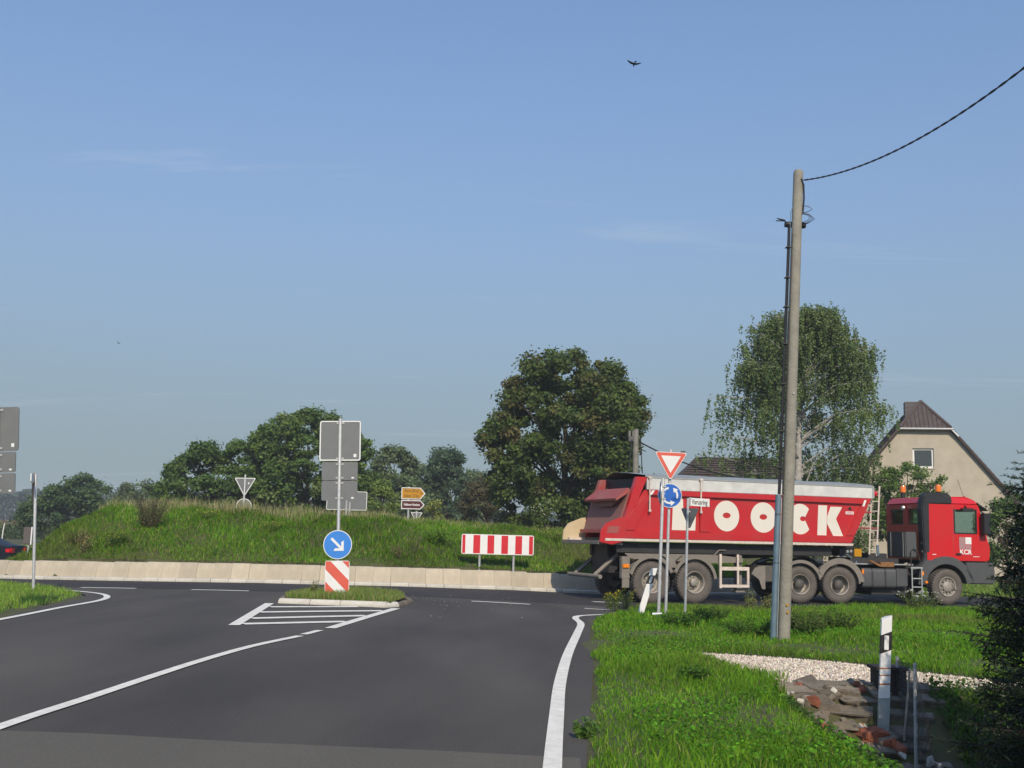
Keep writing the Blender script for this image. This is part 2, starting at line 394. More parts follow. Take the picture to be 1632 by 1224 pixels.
def drape(name, poly, m, dz, step=1.0, zf=None, flat=None):
    bm = bmesh.new(); vs_ = [bm.verts.new((x, y, 0)) for x, y in poly]; bm.faces.new(vs_)
    bmesh.ops.triangulate(bm, faces=bm.faces)
    xs = [p[0] for p in poly]; ys = [p[1] for p in poly]
    for ax, lo, hi in ((0, min(xs), max(xs)), (1, min(ys), max(ys))):
        lo = max(lo, -22 if ax == 0 else 2); hi = min(hi, 22 if ax == 0 else 46)
        q = math.ceil(lo / step) * step
        while q < hi:
            co = [0, 0, 0]; no = [0, 0, 0]; co[ax] = q; no[ax] = 1
            bmesh.ops.bisect_plane(bm, geom=bm.verts[:] + bm.edges[:] + bm.faces[:], plane_co=co, plane_no=no)
            q += step
    f = zf or g0
    for v in bm.verts: v.co.z = float(f(v.co.x, v.co.y)) + dz
    bmesh.ops.recalc_face_normals(bm, faces=bm.faces)
    for fc in bm.faces:
        if fc.normal.z < 0: fc.normal_flip()
    me = bpy.data.meshes.new(name); bm.to_mesh(me); bm.free(); me.materials.append(MATS[m])
    return link(name, me)

# ------------------------------------------------------------------ ground, roads, markings
gx = np.concatenate([[-700, -500, -350, -200, -120, -80, -50, -35, -26], np.arange(-20, 20.01, 0.4), [26, 35, 50, 80, 120, 200, 350, 500, 700]])
gy = np.concatenate([[-150, -90, -40, -15, -5], np.arange(0, 52, 0.4), [56, 62, 70, 80, 95, 115, 140, 180, 250, 400, 600, 800, 1000]])
# a finer patch round the ditch
gx = np.unique(np.round(np.concatenate([gx, np.arange(1.6, 7, 0.2)]), 3)); gy = np.unique(np.round(np.concatenate([gy, np.arange(5, 15, 0.2)]), 3))
X, Y = np.meshgrid(gx, gy)
Z = gz(X, Y) + 0.02 + 0.02 * np.sin(X * 1.9) * np.sin(Y * 1.7) * (np.abs(X) < 30)
rd = in_poly(ROAD, X, Y)
Z = np.where(rd, g0(X, Y) - 0.07, Z)
Z = np.where(in_poly(GRAVEL, X, Y), g0(X, Y) - 0.03, Z)
nx, ny = len(gx), len(gy)
idx = np.arange(nx * ny).reshape(ny, nx)
F4 = np.stack([idx[:-1, :-1], idx[:-1, 1:], idx[1:, 1:], idx[1:, :-1]], -1).reshape(-1, 4)
struct(np_mesh('ground', np.stack([X, Y, Z], -1), F4, 'soil', smooth=True))
struct(drape('road', ROAD, 'asphalt', 0.0))
RING = [(-0.9, 27.0), (2.9, 26.9), (3.9, 28.1), (6, 28.9), (9, 30.0), (12.6, 30.9), (20, 32), (60, 36), (60, 41), (20, 37.6), (13, 37.3)] + \
       [(x, float(yw(x)) - 0.01) for x in WX] + [(-18, 36), (-18, 33.2), (-13.5, 29.8), (-11.6, 27.9), (-8.4, 27.5), (-5, 27.2)]
struct(drape('ring_road', RING, 'asphalt_ring', 0.004))
OLD = [(-7.7, 8.6), (-3.67, 8.28), (-2.98, 8.24), (-1.79, 8.04), (-0.45, 7.9), (0.52, 7.75), (0.36, 3), (0.3, -5.9), (-7.7, -5.9)]
struct(drape('old_road_surface', OLD, 'asphalt_old', 0.004))
struct(drape('gravel_drive', GRAVEL, 'gravel_bed', 0.0, 0.5))
struct(drape('footpath', PATH, 'path_asphalt', 0.03, 1.0))

def stripe(pts, w0, w1, name='road_marking'):
    """painted line along pts (ground xy), smoothed"""
    P = [Vector((*p, 0)) for p in pts]; Q = []
    for i in range(len(P) - 1):
        p0, p1, p2, p3 = P[max(i - 1, 0)], P[i], P[i + 1], P[min(i + 2, len(P) - 1)]
        k = max(2, int((p2 - p1).length / 0.35)) if len(P) > 2 else 2
        for j in range(k):
            t = j / k
            Q.append(0.5 * ((2 * p1) + (-p0 + p2) * t + (2 * p0 - 5 * p1 + 4 * p2 - p3) * t * t + (-p0 + 3 * p1 - 3 * p2 + p3) * t ** 3))
    Q.append(P[-1]); V_ = []; n = len(Q)
    for i, q in enumerate(Q):
        d = (Q[min(i + 1, n - 1)] - Q[max(i - 1, 0)]).normalized(); s_ = Vector((-d.y, d.x, 0)) * (w0 + (w1 - w0) * i / (n - 1)) / 2
        for p in (q - s_, q + s_): V_.append((p.x, p.y, float(g0(p.x, p.y)) + 0.011))
    me = bpy.data.meshes.new(name); me.from_pydata(V_, [], [(2 * i, 2 * i + 2, 2 * i + 3, 2 * i + 1) for i in range(n - 1)])
    me.materials.append(MATS['paint']); return struct(link(name, me))
stripe([(0.15, 3.5), (0.23, 5.6), (0.32, 7.43), (0.44, 9.55), (0.56, 11.53), (0.78, 14.22), (1.10, 17.4), (1.30, 19.6), (1.30, 21.2), (1.46, 22.1), (1.98, 22.9)], 0.125, 0.125)
stripe([(-3.8, 3), (-3.75, 6), (-3.73, 8.4), (-3.64, 9.81), (-3.55, 11.4), (-3.45, 12.81), (-3.26, 14.44), (-2.93, 15.95)], 0.125, 0.125)
stripe([(-2.92, 16.18), (-2.81, 16.9)], 0.12, 0.12)
stripe([(-2.72, 17.3), (-2.21, 22.3)], 0.17, 0.17)
stripe([(-4.24, 17.45), (-4.55, 20.2), (-4.84, 22.8)], 0.18, 0.18)
for a, b in (((-4.6, 21.75), (-3.0, 22.45)), ((-4.49, 20.31), (-2.38, 21.5)), ((-4.3, 18.86), (-2.52, 20.1)), ((-4.17, 17.72), (-2.67, 18.65))):
    stripe([a, b], 0.30, 0.30)
stripe([(-7.75, 8), (-7.82, 14), (-7.92, 17.52), (-8.11, 20.44), (-8.2, 22.5), (-8.55, 23.9), (-9.15, 25.0), (-10.17, 26.0), (-11.3, 26.9)], 0.13, 0.13)
for a, b in (((-10.5, 27.5), (-9.1, 27.35)), ((-7.66, 27.08), (-6.26, 27.05)), ((-0.82, 25.86), (0.53, 25.64)), ((1.75, 25.2), (2.35, 25.1)), ((2.2, 28.7), (3.0, 29.0))):
    stripe([a, b], 0.20, 0.20)

# ------------------------------------------------------------------ island wall of concrete blocks and kerb
def on_wall(s_):
    """s_ = x along the wall front; returns point, heading"""
    x = s_; y = float(yw(x)); sl = (x - XC) / RW
    return x, y, math.atan(sl)
def step_x(x, d): return x + d * math.cos(math.atan((x - XC) / RW))
wall = thing('retaining_wall', (XC, YW0, 0), 'low curved beige concrete block wall round the grassy central island', 'wall')
blk = MB().prism([(0.0, -0.1), (0.015, 0.10), (0.045, 0.24), (0.10, 0.40), (0.135, 0.47), (0.15, 0.505), (0.17, 0.52), (0.34, 0.52), (0.34, -0.1)], -0.2482, 0.2482, 'x').mesh('wall_block', 'concrete_wall', True, 0.004)
ks = MB().prism([(-0.20, -0.08), (-0.20, 0.065), (-0.185, 0.085), (-0.005, 0.10), (-0.005, -0.08)], -0.246, 0.246, 'x').mesh('kerb_stone', 'concrete_kerb', False, 0.006)
kerb = thing('kerb', (XC, YW0 - 0.2, 0), 'pale concrete kerb at the foot of the curved island wall', 'kerb')
x = -15.4
while x < 9.3:
    px_, py_, h_ = on_wall(x)
    for me, par, nm, jit in ((blk, wall, 'wall_block', 0.006), (ks, kerb, 'kerb_stone', 0.004)):
        o = link(nm, me, par, Vector((px_ + rng.normal(0, jit * .3), py_ + rng.normal(0, jit), float(g0(px_, py_ - 0.1)) + rng.normal(0, jit))) - par.location,
                 (rng.normal(0, .006), rng.normal(0, .004), h_ + rng.normal(0, .006)))
    x = step_x(x, 0.5)

# ------------------------------------------------------------------ splitter island
isl = thing('traffic_island', (-3.5, 24.3, 0.0), 'small grassed traffic island edged with white kerb stones', 'traffic island')
core = [(-4.56, 23.16), (-2.36, 22.70), (-2.25, 24.6), (-2.55, 26.05), (-4.7, 25.95), (-4.85, 24.4)]
drape('earth', core, 'soil', 0.10, 0.6).parent = isl
isl.children[0].location = -isl.location
def kerb_run(pts, wid, h0, h1, n_each, mt='concrete_kerb'):
    for (a, b), k in zip(zip(pts[:-1], pts[1:]), n_each):
        a, b = Vector((*a, 0)), Vector((*b, 0)); d = (b - a); L_ = d.length / k; ang = math.atan2(d.y, d.x)
        for i in range(k):
            c = a + d * ((i + .5) / k)
            m = MB().prism([(0, -0.1), (0, h0), (wid * .25, h1), (wid, h1), (wid, -0.1)], -L_ / 2 + .006, L_ / 2 - .006, 'x')
            o = m.build('kerb_stone', mt, isl, False, 0.01)
            o.location = c + Vector((0, 0, float(g0(c.x, c.y)))) - isl.location + Vector((0, 0, rng.normal(0, .004)))
            o.rotation_euler = (0, 0, ang)
kerb_run([(-4.72, 23.0), (-4.04, 22.86), (-3.4, 22.73), (-2.45, 22.53)], 0.22, 0.035, 0.10, [1, 1, 1])
kerb_run([(-2.45, 22.53), (-2.20, 22.95)], 0.2, 0.03, 0.09, [1])
kerb_run([(-2.20, 22.95), (-2.05, 24.6), (-2.4, 26.1)], 0.14, 0.02, 0.07, [3, 3], 'stone')
kerb_run([(-4.85, 26.1), (-4.95, 24.4), (-4.72, 23.0)], 0.14, 0.02, 0.07, [3, 3], 'stone')

# ------------------------------------------------------------------ signs
def lean_between(base, top):
    """rotation that tilts a vertical thing so its axis runs base -> top"""
    d = (Vector(top) - Vector(base)).normalized()
    return Vector((0, 0, 1)).rotation_difference(d).to_euler()
def clamp_band(par, z, r, y0=-0.02):
    MB().box((0, 0, z), (r * 2 + .05, r * 2 + .02, .035)).build('clamp', 'alu', par, False, .004)
def sign_disc(par, z, r, face, y, back=False, rotz=0, cx=0):
    """disc sign facing -y at height z; returns the plate"""
    pl = MB().lathe([(r, 0), (r, 0.018), (r * .97, 0.022)], 40, 'y').build('sign_plate', 'alu', par, True)
    pl.location = (cx, y, z); pl.rotation_euler = (0, 0, rotz)
    MB().prism(circle(r * .995, 44), -0.002, -0.0005).build('sign_border', 'white_face', pl)
    MB().prism(circle(r * .945, 44), -0.004, -0.0025).build('sign_face', face, pl)
    return pl

# -- island sign: pole, direction plates seen from behind, keep-right disc, striped marker
ISY = 24.2
b = at(537, 958, ISY); b.z = 0.10 + float(g0(b.x, ISY)); tp = at(542.5, 668, ISY)
s1 = thing('island_sign', b, 'tall post on the traffic island with blue arrow disc, striped marker and grey sign backs', 'traffic sign')
s1.rotation_euler = lean_between(b, tp)
H1 = (tp - b).length; ppm = FPX / ISY
MB().lathe([(0.038, -0.3), (0.038, H1), (0.03, H1 + .01)], 16, 'z').build('pole', 'galv', s1, True)
def zpx(y, base=b, Yd=ISY, x=540):           # height above the base of a photo row
    return at(x, y, Yd).z - base.z
def back_plate(par, w_, z0, z1, y, rim, cx=0.0, rr=.05, sticker=True):
    hh = z1 - z0
    p = MB().prism(rrect(w_, hh, rr, 5, cx, (z0 + z1) / 2), y, y + .02).build('sign_back', 'sign_back', par)
    if rim:
        o_ = rrect(w_, hh, rr, 5, cx, (z0 + z1) / 2); i_ = rrect(w_ - .05, hh - .05, rr - .02, 5, cx, (z0 + z1) / 2); n = len(o_)
        m = MB(); V_ = [(u, yy, v) for yy in (y - .012, y + .028) for u, v in o_] + [(u, yy, v) for yy in (y - .012, y + .028) for u, v in i_]
        F_ = []
        for k in range(n):
            k2 = (k + 1) % n
            F_ += [(k, k2, n + k2, n + k), (2 * n + k, 3 * n + k, 3 * n + k2, 2 * n + k2), (k, 2 * n + k, 2 * n + k2, k2), (n + k, n + k2, 3 * n + k2, 3 * n + k)]
        m.add(V_, F_).build('rim', 'white_face', p)
    if sticker:
        MB().b2(cx + w_ * .33, cx + w_ * .40, y - .003, y - .001, z0 + hh * .09, z0 + hh * .17).build('sticker', 'white_face', p)
    for zc in (z0 + .05, z1 - .05):
        MB().b2(-.085, .085, y - .014, y - .002, zc - .02, zc + .02).build('clamp', 'alu', p, False, .003)
back_plate(s1, 65.5 / ppm, zpx(734), zpx(670.5), .042, True)
back_plate(s1, 57 / ppm, zpx(765), zpx(736), .042, False, rr=.03)
back_plate(s1, 57 / ppm, zpx(797.5), zpx(766), .042, False, rr=.03)
d1 = sign_disc(s1, zpx(868), 22.7 / ppm, 'blue_light', -.062, rotz=0)
ar = 22.7 / ppm
def arrow_poly(L0, L1, wsh, head):
    return [(-wsh, L0), (wsh, L0), (wsh, L1 - 0.01)] 
# white arrow pointing down to the right, built along its own axis then turned
ap = MB()
q = ar
ap.prism([(-.085 * q, .62 * q), (.085 * q, .62 * q), (.085 * q, -.42 * q), (-.085 * q, -.42 * q)], -.0065, -.0045)
ap.prism([(0, -.60 * q), (.50 * q, -.10 * q), (.30 * q, -.05 * q), (0, -.36 * q)], -.0075, -.0045)
ap.prism([(0, -.60 * q), (-.50 * q, -.10 * q), (-.30 * q, -.05 * q), (0, -.36 * q)], -.0070, -.0045)
ao = ap.build('arrow', 'white_face', d1); ao.rotation_euler = (0, R(-45), 0)
bw, z0, z1 = 38.5 / ppm, zpx(951), zpx(893.5)
bp_ = MB().prism(rrect(bw, z1 - z0, .04, 5, 0, (z0 + z1) / 2), -.062, -.045).build('marker_plate', 'alu', s1)
MB().prism(rrect(bw - .004, z1 - z0 - .004, .038, 5, 0, (z0 + z1) / 2), -.064, -.0625).build('marker_face', 'white_face', bp_)
hh = z1 - z0; m = MB()
for k in (-1, 0, 1, 2):
    c0 = z1 + 0.16 - .36 * bw / .5 * 2 * 0.98 * k * .72
    t_ = .265 * bw / .5
    poly = [(-1, c0 + 1.02 - t_ + .22), (-1, c0 + 1.02 + .22), (1, c0 - 1.02 + .22), (1, c0 - 1.02 - t_ + .22)]
    pc = clip_poly(poly, (-bw / 2 + .012, bw / 2 - .012, z0 + .012, z1 - .012))
    if len(pc) > 2: m.prism(pc, -.067, -.0645)
m.build('marker_stripes', 'faded_red', bp_)

# -- give-way and roundabout sign, two posts beside it
SY = 22.3
def post(name, pxb, pyb, pxt, pyt, Yd, label, r=.030):
    b_ = at(pxb, pyb, Yd); b_.z = float(gz(b_.x, b_.y)) - .05; t_ = at(pxt, pyt, Yd)
    o = thing(name, b_, label, 'traffic sign'); o.rotation_euler = lean_between(b_, t_)
    MB().lathe([(r, -.3), (r, (t_ - b_).length), (r * .8, (t_ - b_).length + .012)], 14, 'z').build('pole', 'galv', o, True)
    return o, b_
pm = FPX / SY
s2, b2_ = post('give_way_sign', 1060.5, 976, 1069, 717, SY, 'give way triangle above blue roundabout arrow disc, on one post before the truck')
def zof(o, px, py, Yd): return (at(px, py, Yd) - o.location).length
def rtri(side, rr, n=5):
    """point-down triangle with rounded corners, centred on its centroid"""
    r_in = side / (2 * math.sqrt(3)); k = (r_in - rr) / r_in; P_ = []
    for a in (30, 150, 270):
        cx_, cy_ = side / math.sqrt(3) * k * math.cos(R(a)), side / math.sqrt(3) * k * math.sin(R(a))
        P_ += arc(cx_, cy_, rr, R(a - 60), R(a + 60), n)
    return P_
ts = 52.5 / pm
zt = zof(s2, 1068.5, 736, SY)
tri = MB().prism(rtri(ts, .03), -.065, -.045).build('sign_plate', 'alu', s2); tri.location = (0, 0, zt)
MB().prism(rtri(ts * .985, .028), -.067, -.0655).build('sign_border', 'white_face', tri)
MB().prism(rtri(ts * .935, .026), -.069, -.0675).build('sign_face', 'faded_red', tri)
MB().prism(rtri(ts * .60, .008), -.071, -.0695).build('sign_field', 'white_face', tri)
rd_ = 19.2 / pm
d2 = sign_disc(s2, zof(s2, 1067.5, 790, SY), rd_, 'blue_face', -.064)
ra = MB()
for k in range(3):
    a0 = R(100 + 120 * k); a1 = a0 + R(58)
    o_ = arc(0, 0, rd_ * .70, a0, a1, 8); i_ = arc(0, 0, rd_ * .54, a1, a0, 8)
    ra.prism(o_ + i_, -.0065, -.0045)
    c_ = (math.cos(a1), math.sin(a1)); tg_ = (-math.sin(a1), math.cos(a1)); q = rd_
    p0 = (c_[0] * q * .40, c_[1] * q * .40); p1 = (c_[0] * q * .86, c_[1] * q * .86); p2 = (c_[0] * q * .60 + tg_[0] * q * .36, c_[1] * q * .60 + tg_[1] * q * .36)
    ra.prism([p0, p1, p2], -.0072, -.0045)
ra.build('roundabout_arrows', 'white_face', d2)
for zz_ in (zt + .12, zt - .05, zof(s2, 1067.5, 783, SY), zof(s2, 1067.5, 797, SY)): clamp_band(s2, zz_, .03)

SYA = 21.9
s3, b3_ = post('edge_on_sign', 1049, 980, 1057, 763, SYA, 'round sign turned edge-on to the camera, on the leftmost post beside the give way sign', r=.033)
dA = sign_disc(s3, zof(s3, 1056, 785, SYA), .23, 'blue_face', 0)
dA.rotation_euler = (0, 0, R(-94)); dA.location = (-.05, .0, dA.location.z)
for k in (.12, -.12): clamp_band(s3, dA.location.z + k, .034)
s4, b4_ = post('street_name_sign', 1091.5, 972, 1096.5, 795, 22.8, 'street name sign reading Varusring above a grey triangular sign back', r=.027)
sp = MB().prism(rrect(.50, .165, .012, 3, .25, 0), -.012, .012).build('name_plate', 'white_face', s4, False, .002)
sp.location = (.02, 0, zof(s4, 1096, 799.5, 22.8)); sp.rotation_euler = (0, 0, R(24))
tm = text_mesh('Varusring', .148, 'black_text', .68, .002, .001)
link('lettering', tm, sp, (.255, -.0135, 0))
MB().tube([(0, -.03, -.09), (0, -.03, .09)], .02, 8).build('bracket', 'alu', sp)
tb = MB().prism(rtri(.50, .025), .03, .045).build('sign_back', 'sign_back', s4)
tb.location = (.02, 0, zof(s4, 1095.5, 821, 22.8)); tb.rotation_euler = (0, 0, R(-52))
MB().b2(-.02, .02, .022, .029, .06, .09).build('sticker', 'white_face', tb)

# -- street sign at the left verge, seen edge-on
s5, b5_ = post('street_sign', 53, 946, 57, 756, 25.5, 'slim galvanised post on the left verge with a small sign turned edge-on', r=.034)
o = MB().prism(rrect(.62, .17, .012, 3, .2, 0), -.012, .012).build('name_plate', 'white_face', s5, False, .003)
o.location = (-.03, -.02, zof(s5, 57, 763, 25.5)); o.rotation_euler = (0, 0, R(-74))
MB().lathe([(.05, -.11), (.055, .11), (.03, .13)], 12, 'z').build('cap', 'mud_grey', s5, True).location = (-.04, 0, zof(s5, 57, 763, 25.5))
MB().tube([(-.06, 0, zof(s5, 55, 800, 25.5)), (-.06, 0, zof(s5, 57, 770, 25.5))], .025, 8).build('bracket', 'dark_steel', s5)

# -- sign backs cut by the left edge of the picture
LY = 18.5; lp = FPX / LY
b6 = at(-10, 960, LY); b6.z = float(gz(b6.x, b6.y)) - .05
s6 = thing('direction_sign', b6, 'grey backs of three stacked direction plates at the left picture edge', 'traffic sign')
t6 = at(-4, 645, LY); s6.rotation_euler = lean_between(b6, t6)
MB().lathe([(.038, -.3), (.038, t6.z - b6.z), (.03, t6.z - b6.z + .01)], 14, 'z').build('pole', 'galv', s6, True)
zz6 = lambda y: at(10, y, LY).z - b6.z
back_plate(s6, 66 / lp, zz6(719), zz6(648.5), .042, False, rr=.05)
back_plate(s6, 58 / lp, zz6(753), zz6(720.5), .042, False, rr=.03)
back_plate(s6, 58 / lp, zz6(787), zz6(754.5), .042, False, rr=.03)

# -- signs beyond the mound
FY = 50.0; fp = FPX / FY
def far_post(name, px, ytop, Yd, label, r=.04):
    t_ = at(px, ytop, Yd); zb = float(gz(t_.x, t_.y))
    o = thing(name, (t_.x, t_.y, zb), label, 'traffic sign'); 
    MB().lathe([(r, -.2), (r, t_.z - zb), (r * .8, t_.z - zb + .01)], 12, 'z').build('pole', 'galv', o, True)
    return o
s7 = far_post('give_way_sign', 391, 757, FY, 'back of a give way triangle with a round sign below, beyond the grassy mound')
z_ = lambda y, o, px, Yd: at(px, y, Yd).z - o.location.z
q = MB().prism(rtri(34 / fp, .03), .03, .055).build('sign_back', 'sign_back', s7); q.location = (0, 0, z_(771.5, s7, 391, FY))
def tri_rim(par, side, w_, y0, y1):
    a_, b__ = rtri(side, .03), rtri(side - w_ * 3.4, .02); n = len(a_); V_ = [(u, yy, v) for yy in (y0, y1) for u, v in a_] + [(u, yy, v) for yy in (y0, y1) for u, v in b__]; F_ = []
    for k in range(n):
        k2 = (k + 1) % n
        F_ += [(k, k2, n + k2, n + k), (2 * n + k, 3 * n + k, 3 * n + k2, 2 * n + k2), (k, 2 * n + k, 2 * n + k2, k2), (n + k, n + k2, 3 * n + k2, 3 * n + k)]
    MB().add(V_, F_).build('rim', 'white_face', par)
tri_rim(q, 34 / fp, .035, .022, .058)
MB().b2(.14, .2, .024, .028, .0, .08).build('sticker', 'white_face', q)
q = MB().lathe([(12.5 / fp, .03), (12.5 / fp, .05)], 32, 'y').build('sign_back', 'sign_back', s7, True); q.location = (0, 0, z_(807, s7, 391, FY))
m = MB(); a_, b__ = circle(12.5 / fp, 36), circle(12.5 / fp - .035, 36); n = 36
for k in range(n):
    k2 = (k + 1) % n; m.add([(a_[k][0], .026, a_[k][1]), (a_[k2][0], .026, a_[k2][1]), (b__[k2][0], .026, b__[k2][1]), (b__[k][0], .026, b__[k][1])], [(0, 1, 2, 3)])
m.build('rim', 'white_face', q)
s8 = far_post('direction_board', 553, 786, 47.0, 'wide grey back of a road direction board behind the island sign post, over the mound', .05)
wq = 64 / (FPX / 47)
back_plate(s8, wq, z_(813, s8, 553, 47), z_(783, s8, 553, 47), .05, True, rr=.05, sticker=False)
MB().lathe([(.05, -.2), (.05, z_(800, s8, 553, 47))], 12, 'z').build('pole', 'galv', s8, True).location = (.14, 0, 0)

s9 = far_post('direction_sign', 652, 776, FY, 'yellow arrow direction sign above a brown tourist arrow sign, over the mound', .045)
def arrow_board(par, zc, w_, h_, tip, cx, face, rim, nm):
    """pentagon pointing right, facing -y"""
    def pent(d): return [(-w_ / 2 + d, -h_ / 2 + d), (w_ / 2 - tip - d * .3, -h_ / 2 + d), (w_ / 2 - d * 1.5, 0), (w_ / 2 - tip - d * .3, h_ / 2 - d), (-w_ / 2 + d, h_ / 2 - d)]
    p = MB().prism(pent(0), -.065, -.045).build('sign_plate', rim, par); p.location = (cx, 0, zc)
    MB().prism(pent(.035), -.067, -.0655).build('sign_face', face, p)
    return p
zc = z_(786.5, s9, 659, FY)
pA = arrow_board(s9, zc, 38 / fp, 18.5 / fp, 8 / fp, 7.5 / fp, 'yellow_face', 'white_face', 'a')
MB().b2(-36 / fp / 2, 20 / fp / 2, -.069, -.0675, 18 / fp / 2 - .05, 18 / fp / 2 - .035).build('border_line', 'black_text', pA)
MB().b2(-36 / fp / 2, 20 / fp / 2, -.069, -.0675, -18 / fp / 2 + .035, -18 / fp / 2 + .05).build('border_line', 'black_text', pA)
link('lettering', text_mesh('Kleve 28 km', .19, 'black_text', .68), pA, (-.08, -.069, .11))
link('lettering', text_mesh('Kalkar 12 km', .19, 'black_text', .66), pA, (-.08, -.069, -.11))
link('road_number', text_mesh('57', .15, 'black_text', .8), pA, (.36, -.069, .0))
zc = z_(804.5, s9, 659, FY)
pB = arrow_board(s9, zc, 37 / fp, 14 / fp, 6.5 / fp, 7.2 / fp, 'brown_face', 'white_face', 'b')
link('lettering', text_mesh('Wallfahrtsort Marienbaum', .135, 'white_face', .50, .002, .003), pB, (-.05, -.069, 0))
s10 = far_post('give_way_sign', 664, 815, 52.0, 'top of a give way sign back peeking over the mound under the brown arrow', .03)
q = MB().prism(rtri(19 / (FPX / 52) * 1.0, .03), .03, .05).build('sign_back', 'sign_back', s10); q.location = (0, 0, z_(822, s10, 664, 52))
tri_rim(q, 19 / (FPX / 52), .03, .022, .053)

# -- red and white board on the island slope
BY = 32.6; bpp = FPX / BY
c_ = at(793, 868, BY); zb = float(gz(c_.x, c_.y))
s11 = thing('chevron_board', (c_.x, c_.y, zb), 'long red and white striped board on two legs on the grassy slope', 'traffic sign')
s11.rotation_euler = (0, R(.2), R(3))
wB, hB = 114 / bpp, 31 / bpp; zc = c_.z - zb
pb = MB().prism(rrect(wB, hB, .05, 4, 0, zc), -.03, .0).build('board', 'white_face', s11)
m = MB(); u = (wB - .05) / 10.0; xs = -wB / 2 + .025
edges = [0, .5, 1.55, 2.55, 3.55, 4.55, 5.55, 6.55, 7.55, 8.55, 9.5, 10]
for a, b in ((0, .42), (1.55, 2.52), (3.55, 4.5), (5.52, 6.47), (7.5, 8.45), (9.45, 10)):
    o = MB().prism([(xs + a * u, zc - hB / 2 + .025), (xs + b * u, zc - hB / 2 + .025), (xs + b * u, zc + hB / 2 - .025), (xs + a * u, zc + hB / 2 - .025)], -.033, -.0305).build('red_stripe', 'red_face', pb)
for sx in (-.52, .48):
    MB().lathe([(.035, -.4), (.035, zc + hB / 2 - .03)], 12, 'z').build('leg', 'galv', s11, True).location = (sx, .04, 0)

# -- small panel at the left end of the mound
c_ = at(43, 868, 34.5); zb = float(gz(c_.x, c_.y))
s12 = thing('marker_post', (c_.x, c_.y, zb), 'small dark grey panel with a white edge strip at the left end of the mound', 'marker post')
zt_ = at(43, 840, 34.5).z - zb; zm_ = at(43, 867, 34.5).z - zb
MB().b2(-.13, .10, -.02, .02, zm_, zt_).build('panel', 'slate', s12, False, .01)
MB().b2(.102, .14, -.025, .02, zm_ - .02, zt_ + .01).build('edge_strip', 'white_face', s12, False, .004)
MB().lathe([(.03, -.3), (.03, zt_ - .05)], 10, 'z').build('pole', 'galv', s12, True).location = (.03, .045, 0)

# ------------------------------------------------------------------ delineator posts
def delineator(px, pyb, pyt, pxt, Yd, label, dirty, width=.125, zb=None, turn=0):
    b_ = at(px, pyb, Yd); t_ = at(pxt, pyt, Yd)
    d = thing('delineator_post', b_, label, 'delineator post', group='white delineator posts')
    q = Matrix.Rotation(0, 3, 'Z'); e = lean_between(b_, t_); d.rotation_euler = e
    h = (t_ - b_).length; w2 = width / 2; sl = .045
    def body(z0a, z0b, z1a, z1b, grow=0.0):
        """slanted-top slice of the hollow triangular post: flat front at -y"""
        g = grow; F_ = [(-w2 - g, -.035 - g), (w2 + g, -.035 - g), (w2 + g, .0), (.02, .055 + g), (-.02, .055 + g), (-w2 - g, .0)]
        def zz_(x, a, b): return a + (b - a) * (x + w2) / (2 * w2)
        n = len(F_); V_ = [(x, y, zz_(x, z0a, z0b)) for x, y in F_] + [(x, y, zz_(x, z1a, z1b)) for x, y in F_]
        return MB().add(V_, [tuple(reversed(range(n))), tuple(range(n, 2 * n))] + [(i, (i + 1) % n, (i + 1) % n + n, i + n) for i in range(n)])
    body(-.35, -.35, h - sl, h).build('shaft', 'post_white', d)
    body(h - .335 - sl, h - .335, h - .155 - sl, h - .155, .004).build('black_band', 'black', d)
    zc_ = h - .265; MB().b2(-.022, .022, -.046, -.038, zc_ - .075, zc_ + .065).build('reflector', 'white_face', d, False, .002)
    if dirty:
        for f_, hh_ in ((.48, .010), (.54, .008), (.62, .012)):
            body(h * (1 - f_) - .004, h * (1 - f_) + .006, h * (1 - f_) + hh_, h * (1 - f_) + hh_ + .008, .002).build('rust_mark', 'rust_stain', d)
        body(-.1, -.1, h * .26, h * .27, .003).build('foot_sleeve', 'dirty_glass_post', d)
    return d
delineator(1406.5, 1160, 980, 1412, 11.2, 'upright white and black delineator post stained with rust beside the wire fence', True, .102)
delineator(1022, 973, 904, 1043, 23.5, 'white and black delineator post tilted sideways in front of the trailer wheel', False)

# ------------------------------------------------------------------ tipper truck (local: x forward, y to its left, near side y = -1.25)
TH = R(20.88)
nvec = Vector((math.sin(TH), -math.cos(TH), 0))
TO = Vector((3.84, 29.5, -0.20)) - nvec * 1.25
tk = thing('tipper_truck', TO, 'red articulated tipper truck lettered LOOCK, turning off the roundabout', 'truck', TH)
HX, DA = 5.35, R(9.5) - TH                      # the tractor is turned about the hitch
RT = Matrix.Rotation(DA, 3, 'Z')
def TT(p): return RT @ Vector(p) + Vector((HX, 0, 0))
def tp_(name, m, mb, smooth=False, bevel=0.0, parent=None): return mb.build(name, m, parent or tk, smooth, bevel)

